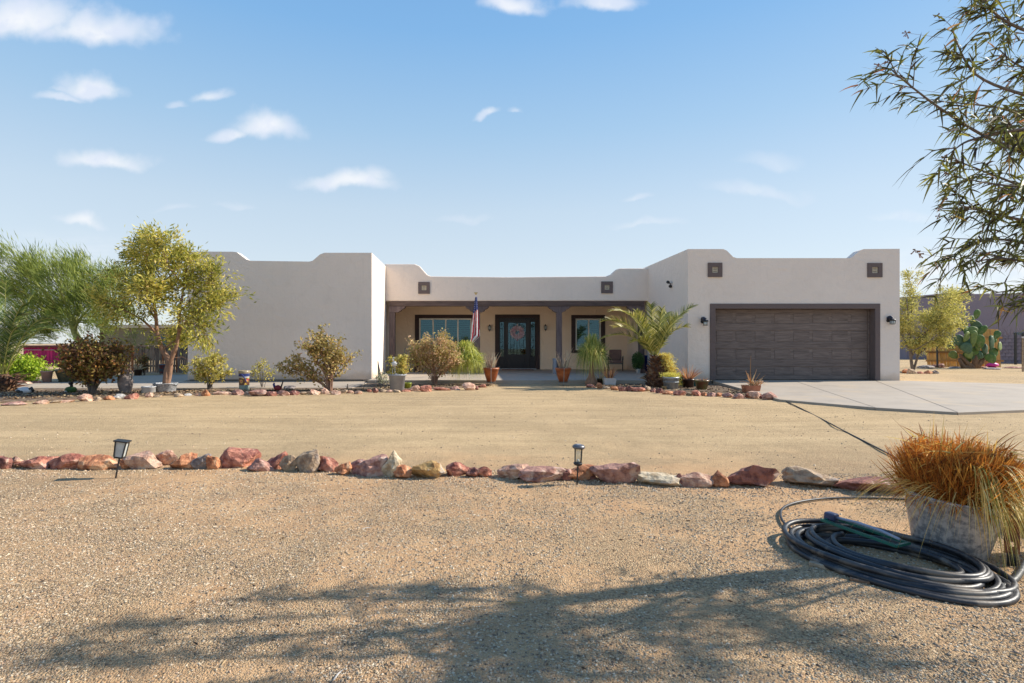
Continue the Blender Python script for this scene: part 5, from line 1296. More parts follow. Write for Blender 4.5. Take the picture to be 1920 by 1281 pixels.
# tall jar with handle
x, y, z = gp(229, 740); s = y/1050; t = thing('clay_jar', 'tall weathered clay jar with handle between rose bush and white basin', 'jar', (x, y+.15, z)); t.rotation_euler = (0, R(-2), 0)
b = MB().lathe([(7.5*s, 0), (9*s, 3*s), (12.2*s, 16*s), (13*s, 24*s), (11.5*s, 31*s), (7.5*s, 36*s), (6.8*s, 39*s), (8.5*s, 44*s), (9.2*s, 46*s), (8.2*s, 46.5*s), (6*s, 41*s), (.02, 40*s)], 24); b.build('jar_wall', STONEP, t, smooth=True)
for sx in (-1, 1): MB().tube(catmull([(sx*8*s, 0, 42*s), (sx*12.5*s, 0, 43*s), (sx*14.5*s, 0, 37*s), (sx*12*s, 0, 30*s)], 5), .018, 6).build('handle', STONEP, t, smooth=True)
t, r, h = simple_pot('white_basin', 'low white basin between the clay jar and the metal tub', 274, 740, 25, 15, WHITEP, .96, .006)
# small lop-sided objects
x, y, z = gp(133, 738); s = y/1050; t = thing('duck_ornament', 'small black, green and white duck ornament on the walk edge', 'ornament', (x, y, z))
MB().lathe([(.02, .0), (.10, .03), (.15, .10), (.12, .17), (.03, .2)], 12, sx=1.1, sy=.7).build('body', GREENL, t, smooth=True)
MB().tube([(.0, 0, .12), (.02, 0, .22), (.0, 0, .27)], [.05, .035, .05], 8).build('neck', BLACKM, t, smooth=True)
MB().lathe([(.005, .23), (.06, .27), (.055, .33), (.01, .36)], 10).build('head', BLACKM, t, smooth=True)
MB().tube([(-.16, -.02, .04), (-.05, -.05, .08)], [.02, .05], 6).build('wing', WHITEP, t, smooth=True)
x, y, z = gp(45, 741); t = thing('goose_ornament', 'black and white bird ornament on the walk near the left palm', 'ornament', (x, y, z))
MB().lathe([(.02, .02), (.13, .06), (.17, .13), (.1, .2), (.02, .22)], 12, sx=1.3, sy=.7).build('body', WHITEP, t, smooth=True)
MB().tube([(.14, 0, .14), (.2, 0, .2), (.26, 0, .1)], [.05, .035, .03], 8).build('neck', BLACKM, t, smooth=True)
MB().tube([(-.2, 0, .12), (-.1, -.08, .12), (.05, -.1, .1)], [.01, .05, .03], 6).build('wing', BLACKM, t, smooth=True)
# painted planter with feathers of colour
def painted():
    x, y, z = gp(455, 735); s = y/1050; t = thing('painted_planter', 'tall talavera-style planter painted orange, blue and white', 'planter', (x, y+.1, z))
    prof = [(7.5*s, 0), (9*s, 2*s), (9.2*s, 16*s), (9.3*s, 30*s), (10.3*s, 37*s), (10.6*s, 40*s), (9.6*s, 40*s), (8*s, 36*s)]
    m, nt, bb = newmat('painted_ceramic'); tc = nd(nt, 'ShaderNodeTexCoord'); sp = nd(nt, 'ShaderNodeSeparateXYZ'); lk(nt, tc.outputs['Object'], sp.inputs[0])
    H = 40*s
    band = ramp(nt, mth(nt, 'DIVIDE', sp.outputs[2], H), [(0, (.30, .36, .30)), (.26, (.22, .28, .26)), (.32, (.42, .13, .04)), (.62, (.50, .26, .06)), (.66, (.42, .42, .40)), (.72, (.03, .045, .16)), (.86, (.30, .24, .15)), (1, (.2, .15, .1))], 'CONSTANT')
    vo = nd(nt, 'ShaderNodeTexVoronoi'); vo.inputs['Scale'].default_value = 9; lk(nt, tc.outputs['Object'], vo.inputs['Vector'])
    petals = ramp(nt, vo.outputs['Distance'], [(0, (.45, .04, .12)), (.28, (.45, .04, .12)), (.3, (.60, .42, .08)), (.5, (.60, .42, .08)), (.52, (.05, .03, .03))], 'CONSTANT')
    mid = mth(nt, 'MULTIPLY', mth(nt, 'GREATER_THAN', sp.outputs[2], H*.32), mth(nt, 'LESS_THAN', sp.outputs[2], H*.66))
    col = mixc(nt, mth(nt, 'MULTIPLY', mid, .8), band, petals)
    lk(nt, col, bb.inputs['Base Color']); bb.inputs['Roughness'].default_value = .3
    MB().lathe(prof, 24).build('planter_wall', m, t, smooth=True); MB().lathe([(.01, H*.93), (8.4*s, H*.93)], 14).build('soil', SOIL, t)
    MB().tube(catmull([(-7*s, -7.5*s, 30*s), (0, -10.5*s, 33*s), (6*s, -9*s, 24*s), (7*s, -8*s, 18*s)], 4), .014, 6).build('moulding', BLU, t, smooth=True)
painted()
x, y, z = gp(521, 735); t = thing('rooster_ornament', 'small rooster ornament with red body and dark tail in front of the wall', 'ornament', (x, y, z))
MB().lathe([(.02, .02), (.08, .05), (.1, .12), (.05, .18), (.01, .2)], 12, sx=1.2, sy=.8).build('body', REDM, t, smooth=True)
MB().tube([(-.08, 0, .12), (-.12, 0, .22), (-.10, 0, .26)], [.04, .03, .025], 7).build('head', BLU, t, smooth=True)
MB().tube([(.08, 0, .1), (.13, 0, .25), (.17, 0, .36)], [.05, .04, .01], 6, squash=.4).build('tail', BLACKM, t, smooth=True)
x, y, z = gp(546, 733); t = rock(534, 556, 721, 731, 'grey', 'flat grey capstone lying behind the rooster ornament', gB, 990, z=G+.03)
x, y, z = gp(652, 732); t = thing('figurine', 'tiny dark figurine standing on stones left of the small garden lamp', 'figurine', (x, y, z+.03))
MB().lathe([(.035, 0), (.04, .05), (.02, .1), (.015, .12)], 10).build('body', BARKGR, t, smooth=True); MB().lathe([(.004, .11), (.025, .135), (.004, .165)], 8).build('head', BARKGR, t, smooth=True)
x, y, z = gp(681, 731); t = thing('garden_lamp', 'small tilted black solar light on a stake left of the grey planter', 'garden lamp', (x, y, z)); t.rotation_euler = (0, R(14), 0)
MB().tube([(0, 0, 0), (0, 0, .26)], .008, 6).build('stake', BLACKM, t); MB().box(-.10, .07, -.05, .05, .255, .285).build('panel', BLACKM, t, bevel=.005)
x, y, z = gp(714, 728); D = 17.9; t = thing('dark_triangle', 'slim dark upright triangular spike against the sunlit white wall', 'ornament', (X(713, D), D, G))
o = MB().prism([(-.06, 0), (.10, 0), (-.07, .83), (-.085, .83)], -.02, .02).build('spike', STONEP, t)  # thin dark upright triangle, narrowing to its top
# grey planter with crane ornament
t, r, h = simple_pot('grey_planter', 'grey planter with mixed leafy plants at the left end of the porch slab', 743, 734, 35, 32, GREYP, .74, .02)
rng = np.random.default_rng(71)
for cx, n, hh in ((-.12, 240, .62), (.16, 420, .66)):
    P = np.stack([cx+rng.normal(size=n)*.09, rng.normal(size=n)*.1, h+rng.random(n)*hh*.85], 1)
    MB().leaves(P, rng.normal(size=(n, 3)), .08, .045, rng.random(n), rng=rng).build('foliage', YELL, t)
tt = thing('crane_ornament', 'small cream crane ornament standing in the grey planter', 'ornament', (t.location.x-.06, t.location.y-.15, t.location.z+h-.04))
MB().lathe([(.01, .26), (.07, .30), (.07, .37), (.02, .42)], 10, sx=1.2, sy=.7).build('body', WHITEP, tt, smooth=True)
for sx in (-.09, .04): MB().tube([(sx*.6, 0, .0), (sx*.4, 0, .28)], .009, 5).build('leg', WHITEP, tt)
MB().tube([(.0, 0, .38), (-.04, 0, .48), (-.02, 0, .53), (.03, 0, .5)], [.03, .02, .02, .006], 6).build('neck', WHITEP, tt, smooth=True)
t, r, h = simple_pot('lime_pot', 'small lime green round pot right of the grey planter', 764, 730, 15, 12, LIME, .8, .004)
spiky(t, h-.03, 10, .12, .02, GREENL, 72, .5)
# right group
t, r, h = simple_pot('white_pot', 'square white pot with reddish spiky plant left of the palm', 1144, 724, 23, 15, WHITEP, .84, .01, sq=True)
spiky(t, h-.04, 60, .55, .022, REDG, 73, .5, .2)
x, y, z = gp(1127, 723); rng = np.random.default_rng(74); t, r, h = simple_pot('dark_pot', 'small dark pot with grey foliage behind the white square pot', 1126, 722, 13, 12, BROWNP, .8, .01)
spiky(t, h-.03, 30, .35, .02, SNAKE, 75, .5, .3)
t, r, h = simple_pot('metal_bucket', 'galvanised bucket of fine yellow foliage right of the palm trunk', 1261, 732, 31, 25, GALV, .80, .006)
for k in range(2): MB().lathe([(r*(.93+.03*k), h*(.60+.25*k)), (r*(.95+.03*k), h*(.62+.25*k)), (r*(.93+.03*k), h*(.64+.25*k))], 24).build('rib', GALV, t, smooth=True)
rng = np.random.default_rng(76); n = 1500; P = np.stack([rng.normal(size=n)*.12, rng.normal(size=n)*.10, h-.04+rng.random(n)*.14], 1)
MB().leaves(P, rng.normal(size=(n, 3))+[0, 0, .8], .06, .01, rng.random(n), rng=rng).build('foliage', YFINE, t)
def heron():
    D = 17.6; z0 = G; bx = X(1258, D); t = thing('heron_ornament', 'black metal heron ornament looking right behind the metal bucket', 'ornament', (bx, D+.25, z0))
    L = lambda px, py: ((px-1258)*D/1050, 0, Z(py, D)-z0)
    MB().tube(catmull([L(1252, 702), L(1255, 692), L(1256, 684), L(1260, 679.5), L(1266, 679.5), L(1270, 683)], 5), [.05, .045, .04, .036, .032, .03, .028, .026, .025, .025, .025, .025, .025, .027, .03, .032, .034, .036, .036, .036, .036, .036, .034, .03, .026, .022], 7).build('neck', BLACKM, t, smooth=True)
    MB().tube([L(1269, 682.5), L(1276, 684.2)], [.022, .003], 6).build('beak', BLACKM, t)
    MB().tube([L(1256, 701), L(1250, 706), L(1243, 712)], [.07, .12, .02], 8).build('body', BLACKM, t, smooth=True)
    for dx in (-3, 2): MB().tube([L(1250+dx, 708), L(1250+dx, 727)], .01, 5).build('leg', BLACKM, t)
    rng = np.random.default_rng(77); n = 140; P = np.stack([rng.normal(size=n)*.06+.06, rng.normal(size=n)*.05, .35+rng.random(n)*.35], 1)
    MB().leaves(P, rng.normal(size=(n, 3))+[0, 0, 1.2], .10, .02, rng.random(n), rng=rng).build('dry_tuft', WHITL, t)
heron()
t, r, h = simple_pot('teal_vase', 'narrow teal glazed vase squeezed behind the metal bucket', 1279, 727, 8, 26, TEAL, .9, .004)
t, r, h = simple_pot('brown_pot', 'dark brown glazed pot with reddish spiky plant by the garage corner', 1293, 729, 24, 18, BROWNP, .78, .012)
spiky(t, h-.04, 90, .62, .018, REDG, 78, .75, .2)
t, r, h = simple_pot('teal_pot', 'small pale teal pot between the brown and the green glazed pots', 1306, 727, 10, 15, TEAL, .85, .004)
t, r, h = simple_pot('green_pot', 'green and red glazed pot at the left edge of the driveway', 1319, 733, 27, 20, GREENP, .66, .014)
spiky(t, h-.05, 20, .2, .014, REDG, 79, .7, .2)
def aloe_pot():
    x, y, z = gp(1413, 741); s = y/1050; t, r, h = simple_pot('aloe_pot', 'square terracotta pot of red aloe on the stones beside the driveway', 1412, 739, 28, 16, TERRA2, .82, .01, sq=True)
    rng = np.random.default_rng(80); b = MB()
    def arm(cx, dx, dz, L_, curl, w=.018):
        p = Vector((cx, rng.normal()*.03, h-.03)); d = Vector((dx, rng.normal()*.3, dz)).normalized()
        q = p+d*L_*.5; e = p+d*L_+Vector((0, 0, -curl*L_))
        b.tube(catmull([p, q, e], 4), [w*(1-.9*k/8)+.003 for k in range(9)], 5, tint=rng.random(), squash=.5)
    arm(-.02, -.02, 1, .86, 0, .02); 
    for dx, dz, L_, c in ((-1.1, .75, .50, .25), (-1.3, .15, .46, .05), (-.45, 1, .50, 0), (-.3, .9, .40, 0), (.25, 1, .50, 0), (.55, 1, .45, 0), (.8, .8, .50, .05), (.9, .5, .45, .3), (.1, 1, .36, 0), (-.6, .5, .35, .2), (.3, .7, .4, .1)): arm(0, dx, dz, L_, c)
    for _ in range(34): arm(.10+rng.normal()*.06, rng.normal()*.6+.5, .6+rng.random()*.6, .22+.16*rng.random(), .2+.4*rng.random(), .012)
    for _ in range(14): arm(-.05, rng.normal()*.9, -.1+rng.random()*.6, .2, .5, .010)
    b.build('aloe_leaves', ALOE, t)
aloe_pot()

# ---------------------------------------------------------------- things on the porch and the facade
def lantern(px, py, D, label, sc=1.0):
    t = thing('porch_lantern', label, 'wall lamp', (X(px, D), D-.14, Z(py, D)), 'wall lanterns either side of the door')
    s = sc
    MB().box(-.035*s, .035*s, .10, .139, -.02*s, .12*s).build('backplate', BLACKM, t, bevel=.005)
    MB().tube([(0, .11, .06*s), (0, .02, .13*s), (0, 0, .09*s)], .009, 6).build('arm', BLACKM, t, smooth=True)
    MB().lathe([(.012*s, .13*s), (.02*s, .09*s), (.085*s, .055*s), (.088*s, .045*s)], 8).build('cap', BLACKM, t)
    MB().lathe([(.072*s, .045*s), (.055*s, -.11*s), (.03*s, -.13*s)], 8).build('lamp_glass', LAMPG, t)
    for k in range(6):
        a = k*math.pi/3+.26; MB().tube([(.078*s*math.cos(a), .078*s*math.sin(a), .05*s), (.058*s*math.cos(a), .058*s*math.sin(a), -.11*s)], .007, 4).build('rib', BLACKM, t)
    MB().lathe([(.058*s, -.105*s), (.05*s, -.135*s), (.015*s, -.16*s), (.008*s, -.20*s)], 8).build('finial', BLACKM, t)
lantern(918, 614, DB, 'black wall lantern left of the front door')
lantern(1022.5, 613.5, DB, 'black wall lantern right of the front door')
def coach(px, py, label, cage):
    D = D2; t = thing('garage_lamp', label, 'wall lamp', (X(px, D), D, Z(py, D)), 'lamps either side of the garage door')
    MB().lathe([(.06, 0), (.065, .01), (.05, .03)], 14).build('backplate', BLACKM, t).rotation_euler = (R(90), 0, 0)
    MB().tube(catmull([(-.02, -.03, .06), (-.01, -.10, .10), (.03, -.15, .05)], 5), [.05, .055, .06, .062, .062, .062, .064, .066, .068, .07, .07], 8).build('hood', pm('blue_black_metal', (.02, .025, .05), (.012, .014, .03), 9, .35, .05) if 'blue_black_metal' not in MAT else MAT['blue_black_metal'], t, smooth=True)
    MB().lathe([(.085, .04), (.095, .01), (.095, -.01)], 14, c=(.04, -.16, 0)).build('cap', BLACKM, t, smooth=True)
    MB().lathe([(.070, -.01), (.072, -.11), (.05, -.125)], 12, c=(.04, -.16, 0)).build('lamp_glass', LAMPG, t, smooth=True)
    for k in range(8 if cage else 4):
        a = k*2*math.pi/(8 if cage else 4)+.4; r = .085 if cage else .078
        MB().tube([(.04+r*math.cos(a), -.16+r*math.sin(a), -.01), (.04+r*.9*math.cos(a), -.16+r*.9*math.sin(a), -.13)], .006 if cage else .008, 4).build('rib', BLACKM, t)
    MB().tube([(.04+.078*math.cos(a), -.16+.078*math.sin(a), -.13) for a in np.linspace(0, 6.283, 14)], .007, 4).build('base_ring', BLACKM, t)
coach(1317, 603, 'blue-black coach lamp left of the garage door', False)
coach(1665, 601, 'black lamp with wire cage right of the garage door', True)
def flood():
    D = 20.7; xw = X(1261, D); t = thing('security_light', 'black twin-head security light high on the angled return wall', 'security light', (xw-.06, D, Z(533, D)))
    MB().lathe([(.05, -.02), (.055, 0), (.05, .03)], 12).build('mount', BLACKM, t).rotation_euler = (0, R(-90), 0)
    for dx, dz in ((-.12, .05), (-.06, -.08)):
        MB().tube([(0, -.02, 0), (dx*.6, -.06, dz*.6), (dx, -.12, dz), (dx*1.5, -.2, dz*1.2)], [.015, .015, .05, .06], 8).build('lamp_head', BLACKM, t, smooth=True)
flood()
def wreath():
    D = DB; t = thing('door_wreath', 'round pink and white flower wreath hanging on the front door', 'wreath', (X(969.7, D), D+.01, Z(623.3, D)))
    b = MB(); P = [(.205*math.cos(a), 0, .205*math.sin(a)) for a in np.linspace(0, 6.283, 26)]; b.tube(P, .035, 6); b.build('ring', BARK, t)
    rng = np.random.default_rng(90); n = 1300; a = rng.random(n)*6.283; r = .205+rng.normal(size=n)*.045
    P = np.stack([r*np.cos(a), -.03-rng.random(n)*.05, r*np.sin(a)], 1); Dr = rng.normal(size=(n, 3))+np.stack([np.cos(a), -1+0*a, np.sin(a)], 1)*.8
    m = leafm('pink_petals', [(0, (.60, .05, .14)), (.12, (.75, .25, .34)), (.18, (.80, .62, .68)), (.7, (.82, .72, .78)), (1, (.84, .82, .84))], .7, 0)
    MB().leaves(P, Dr, .075, .05, rng.random(n), rng=rng).build('petals', m, t)
wreath()
t = MB().box(X(941, 26), X(1000, 26), 25.62, 26.22, .002, .018).build('door_mat', pm('red_brown_mat', (.20, .07, .045), (.13, .045, .03), 20, .95, .4), bevel=.004)
fin(t, 'flat red-brown mat on the porch slab at the front door', 'door mat')
def flag():
    D = 20.6; t = thing('flag_pole', 'white pole topped by a gold ornament, leaning beside the porch post', 'flagpole', (X(878, D), D, G))
    L = lambda px, py: Vector(((px-878)*D/1050, 0, Z(py, D)-G))
    a, c = L(878, 724), L(892, 556); MB().tube([a, c], .014, 8).build('pole', WHT, t)
    e = L(892.3, 553); MB().lathe([(.006, 0), (.035, .02), (.035, .05), (.008, .07)], 10, c=e[:]).box(e.x-.07, e.x+.07, -.008, .008, e.z+.06, e.z+.09).build('finial', GOLD, t, smooth=False)
    # the cloth hangs limp from the upper pole, folded into long pleats
    nu, nv = 26, 44; V = []; f = []
    top = L(893, 557); hoist_d = (a-c).normalized()
    for j in range(nv+1):
        v = j/nv
        # outline: narrow at the top, wider and slanting left below
        lx = np.interp(v, [0, .3, .6, .85, 1], [891, 887.5, 884.5, 883, 882.5]); rx = np.interp(v, [0, .3, .6, .85, .93, 1], [894.5, 896.5, 898.5, 900, 892, 886])
        pz = 557+v*(642-557)
        for i in range(nu+1):
            u = i/nu; p = L(lx+(rx-lx)*u, pz+3*math.sin(u*9)*v)
            V.append((p.x, .055*math.sin(u*15+v*1.5)*(.35+v*.8)-.03, p.z))
    mi = []; F = []
    for j in range(nv):
        for i in range(nu):
            F.append((j*(nu+1)+i, j*(nu+1)+i+1, (j+1)*(nu+1)+i+1, (j+1)*(nu+1)+i)); u = (i+.5)/nu; v = (j+.5)/nv
            if v < .36-.10*u: mi.append(2)
            else: mi.append(0 if int((u*6+v*1.6)) % 2 == 0 else 1)
    b = MB(); b.raw(V, F, np.array(mi))
    cl = b.build('flag', [RED, WHT, BLU], smooth=True); cl.location = t.location
    sm = cl.modifiers.new('thick', 'SOLIDIFY'); sm.thickness = .003
    fin(cl, 'limp American flag with red and white stripes hanging from the white pole', 'flag')
    st = MB()
    for j in range(1, 15, 2):
        for i in range(2+(j//2) % 2*2, nu-1, 4):
            v = (j+.5)/nv; u = i/nu
            if v < .33-.10*u:
                p = Vector(V[j*(nu+1)+i])+Vector((0, -.012, 0))
                pts = [(p.x+.013*(1 if k % 2 == 0 else .4)*math.sin(k*math.pi/5), p.y, p.z+.013*(1 if k % 2 == 0 else .4)*math.cos(k*math.pi/5)) for k in range(10)]
                st.raw(pts, [tuple(range(10))])
    o = st.build('star', WHT, cl); o['kind'] = 'stuff'
flag()
def porch_chair():
    D = 25.0; t = thing('patio_chair', 'brown cushioned patio chair with dark wooden arms on the right porch', 'chair', (X(1154, D), D, 0)); t.rotation_euler.z = R(-12)
    MB().box(-.27, .27, -.28, .26, .36, .48).build('seat', CUSH, t, bevel=.03)
    MB().box(-.27, .27, .20, .33, .48, .95).build('backrest', CUSH, t, bevel=.04)
    for s in (-1, 1):
        MB().tube(catmull([(s*.31, .28, .58), (s*.32, .0, .66), (s*.32, -.28, .62), (s*.32, -.33, .5)], 4), .022, 6).build('arm', BLACKM, t, smooth=True)
        MB().tube([(s*.31, -.27, .62), (s*.31, -.27, .0)], .02, 6).build('leg', BLACKM, t); MB().tube([(s*.31, .27, .6), (s*.31, .3, .0)], .02, 6).build('leg', BLACKM, t)
        for k in range(3): MB().tube([(s*.315, -.15+k*.13, .63), (s*.315, -.15+k*.13, .38)], .008, 5).build('arm_bar', BLACKM, t)
    MB().box(-.3, .3, -.29, .28, .31, .358).build('seat_frame', BARKGR, t)
porch_chair()
def porch_table():
    D = 25.2; t = thing('side_table', 'small dark wicker side table left of the patio chair', 'table', (X(1137, D), D, 0))
    MB().lathe([(.2, .5), (.21, .52), (.2, .54)], 16).build('table_top', BLACKM, t)
    for k in range(3): a = k*2.09; MB().tube([(.17*math.cos(a), .17*math.sin(a), .5), (.05*math.cos(a), .05*math.sin(a), .28), (.2*math.cos(a), .2*math.sin(a), 0)], .012, 5).build('leg', BLACKM, t)
    MB().tube(catmull([(-.1, 0, .54), (-.13, 0, .66), (0, 0, .74), (.13, 0, .66), (.1, 0, .54)], 4), .012, 5).build('basket_hoop', BLACKM, t, smooth=True)
porch_table()
def boxwood():
    D = 23.0; t, r, h = simple_pot('boxwood_pot', 'clipped dark green boxwood in a small white pot on the porch corner', 1197.5, 700, 9, 9, WHITEP, .8, .004, D=D, z=0)
    rng = np.random.default_rng(93); n = 2600; d = rng.normal(size=(n, 3)); d /= np.linalg.norm(d, axis=1, keepdims=True); rr_ = rng.random(n)**.35
    P = d*rr_[:, None]*np.array([.25, .25, .38])+np.array([-.02, 0, .52]); MB().leaves(P, rng.normal(size=(n, 3)), .05, .03, rng.random(n), rng=rng).build('foliage', GREENL, t)
    MB().tube([(0, 0, .1), (0, 0, .5)], .015, 6).build('stem', BARK, t)
    t, r, h = simple_pot('blue_pot', 'dark blue glazed pot half hidden behind the boxwood and the palm', 1213, 700, 15, 33, pm('cobalt_glaze', (.02, .03, .16), (.012, .02, .1), 6, .25, .05), .7, .01, D=23.4, z=0)
boxwood()
def left_porch():
    D = 24.6
    t = thing('patio_chair', 'thin metal chair half hidden behind the wide rose bush on the left porch', 'chair', (X(766, D), D, 0))
    for s in (-1, 1):
        MB().tube(catmull([(s*.22, .22, 0), (s*.22, .22, .5), (s*.2, .26, 1.0)], 4), .014, 6).build('leg', GALV, t, smooth=True); MB().tube([(s*.22, -.2, 0), (s*.22, -.2, .45)], .014, 6).build('leg', GALV, t)
    MB().tube(catmull([(-.2, .26, 1.0), (0, .27, 1.08), (.2, .26, 1.0)], 4), .014, 6).build('top_rail', GALV, t, smooth=True)
    MB().box(-.23, .23, -.22, .24, .44, .47).build('seat', CUSH, t, bevel=.01)
    for k in range(4): MB().tube([(-.12+k*.08, .25, .47), (-.12+k*.08, .265, 1.03)], .007, 5).build('back_bar', GALV, t)
    t, r, h = simple_pot('porch_pot', 'dark pot with leafy green plant behind the wide rose bush', 782, 700, 14, 16, BROWNP, .75, .01, D=23.9, z=0)
    rng = np.random.default_rng(95); n = 420; P = np.stack([rng.normal(size=n)*.16, rng.normal(size=n)*.14, h+rng.random(n)*.5], 1); MB().leaves(P, rng.normal(size=(n, 3)), .1, .05, rng.random(n), rng=rng).build('foliage', LIMEL, t)
left_porch()
# kick board at the right middle post, small dark planter stand
t = MB().box(X(1037, 23.0), X(1043, 23.0), 22.9, 23.2, .0, .62).build('plant_stand', GREYP, bevel=.01); fin(t, 'narrow grey box stand against the middle right porch post', 'stand')

# ---------------------------------------------------------------- young tree in a metal tub
def limb_tree(t, base, limbs, mat, leafmat, nleaf, leafsz, seed, rad, twig=(.5, .9), ntw=9, droop=0, wind=None, clump=.08, floor=None, lname='leaves'):
    """limbs: list of polylines (px-derived local points) with start radius; twigs and leaves grow from their outer half"""
    rng = np.random.default_rng(seed); rr = random.Random(seed); b = MB(); LP = []; LDs = []
    for pts, r0, r1, leafy in limbs:
        P = catmull(pts, 6); n = len(P); b.tube(P, [r0+(r1-r0)*i/(n-1) for i in range(n)], 7)
        if not leafy: continue
        for k in range(int(ntw*leafy)):
            f = rr.uniform(.30, 1.0); i = min(int(f*(n-1)), n-2); p = P[i]; d = (P[i+1]-P[i]).normalized()
            q = Vector((rr.gauss(0, 1), rr.gauss(0, .8), rr.gauss(.25, .8))).normalized(); ln = rr.uniform(*twig)
            dr = (d*.6+q).normalized(); e = p+dr*ln+Vector((0, 0, -droop*ln*.4)); m = p+dr*ln*.55+Vector((0, 0, .04))
            b.tube([p, m, e], [max(r1*.55, .006), .004, .002], 4, cap=False)
            for _ in range(4):
                g = rr.uniform(.25, 1.0); c = p.lerp(m, g*2) if g < .5 else m.lerp(e, g*2-1)
                q2 = Vector((rr.gauss(0, 1), rr.gauss(0, 1), rr.gauss(.1, .8))).normalized()*ln*.35
                LP.append((c+q2*rr.random())[:]); LDs.append((dr+q2.normalized()*.8)[:])
                b.tube([c, c+q2], [.003, .0015], 3, cap=False)
    b.build('trunk', mat, t, smooth=True)
    C = np.array(LP); DD = np.array(LDs); k = rng.integers(0, len(C), nleaf)
    if floor is not None:
        k = k[(C[k][:, 2] > floor+rng.normal(size=len(k))*.12) | (rng.random(len(k)) < .06)]; nleaf = len(k)
    P = C[k]+rng.normal(size=(nleaf, 3))*clump; D_ = DD[k]+rng.normal(size=(nleaf, 3))*.55+np.array([0, 0, -droop])
    if wind is not None: D_ = D_*.35+np.array(wind)
    tn = rng.random(len(C)); tint = np.clip(tn[k]*.55+rng.random(nleaf)*.45, 0, 1)
    mb = MB(); mb.leaves(P, D_, leafsz[0]*(.6+.8*rng.random(nleaf)), leafsz[1]*(.7+.6*rng.random(nleaf)), tint, rng=rng)
    mb.build(lname, leafmat, t); return t
def tub_tree():
    D = GD(738)+.25; bx = X(310, D); t0 = thing('metal_washtub', 'round metal washtub holding the young yellow-green tree', 'tub', (bx, D, G)); s = D/1050
    MB().lathe([(16*s, 0), (17*s, .02), (20*s, 17*s), (21*s, 17.5*s), (21*s, 18.5*s), (19.6*s, 18.3*s), (18.8*s, 14*s), (.02, 13*s)], 28).build('tub_wall', GALV2, t0, smooth=True)
    for sx in (-1, 1): MB().tube(catmull([(sx*20*s, -.08, 15*s), (sx*22.5*s, 0, 16.5*s), (sx*20*s, .08, 15*s)], 4), .012, 6).build('handle', GALV, t0, smooth=True)
    MB().lathe([(.01, 14.5*s), (19*s, 14.5*s)], 20).build('soil', SOIL, t0)
    z0 = 14*s; t = thing('young_tree', 'young yellow-green acacia with two forked reddish trunks growing from the metal tub', 'tree', (bx, D, G+z0))
    L = lambda px, py, dy=0: Vector((X(px, D)-bx, dy, Z(py, D)-G-z0))
    lim = [([L(311, 727), L(313, 700), L(314, 676, .05), L(300, 655, .1), L(290, 622, .1)], .105, .055, 0), ([L(313, 725), L(318, 700), L(323, 675, -.05), L(334, 650, -.1), L(341, 622, -.15)], .075, .045, 0),
           ([L(290, 622, .1), L(288, 590, .1), L(284, 540, 0), L(280, 490, -.1), L(283, 445, -.1)], .055, .012, 2.4), ([L(290, 625, .1), L(270, 600, -.1), L(240, 580, -.3), L(205, 565, -.4)], .035, .01, 1.9),
           ([L(289, 600, .1), L(255, 560, .3), L(225, 530, .4), L(200, 520, .5)], .035, .01, 1.9), ([L(285, 560, .1), L(262, 500, .2), L(246, 455, .3)], .03, .008, 1.7), ([L(341, 622, -.15), L(345, 580, -.2), L(350, 530, -.1), L(352, 485, 0)], .045, .01, 2.4),
           ([L(341, 622, -.15), L(365, 600, -.3), L(395, 580, -.2), L(425, 565, 0)], .032, .008, 2.0), ([L(345, 585, -.2), L(375, 545, 0), L(405, 510, .1)], .03, .008, 2.0), ([L(350, 540, -.1), L(330, 500, -.4), L(322, 465, -.5)], .028, .008, 1.6),
           ([L(284, 545, 0), L(308, 510, .4), L(318, 475, .5)], .028, .008, 1.6), ([L(343, 600, -.2), L(375, 605, -.5), L(400, 625, -.5)], .022, .006, 1.3), ([L(288, 590, .1), L(300, 560, -.6), L(310, 545, -.8)], .028, .008, 1.6),
           ([L(313, 690), L(318, 672), L(322, 655), L(320, 640)], .015, .006, .2), ([L(300, 655, .1), L(318, 640, .2), L(330, 600, .4)], .02, .008, 1.2)]
    m = leafm('acacia_leaves', [(0, (.05, .065, .012)), (.3, (.15, .17, .035)), (.6, (.33, .31, .07)), (.9, (.52, .44, .15)), (1, (.52, .36, .18))], .55, .4)
    limb_tree(t, None, lim, BARKR, m, 17000, (.13, .036), 101, .05, (.35, .7), 11, droop=.4, clump=.11, floor=Z(646, GD(738)+.25)-G-14*(GD(738)+.25)/1050)
tub_tree()
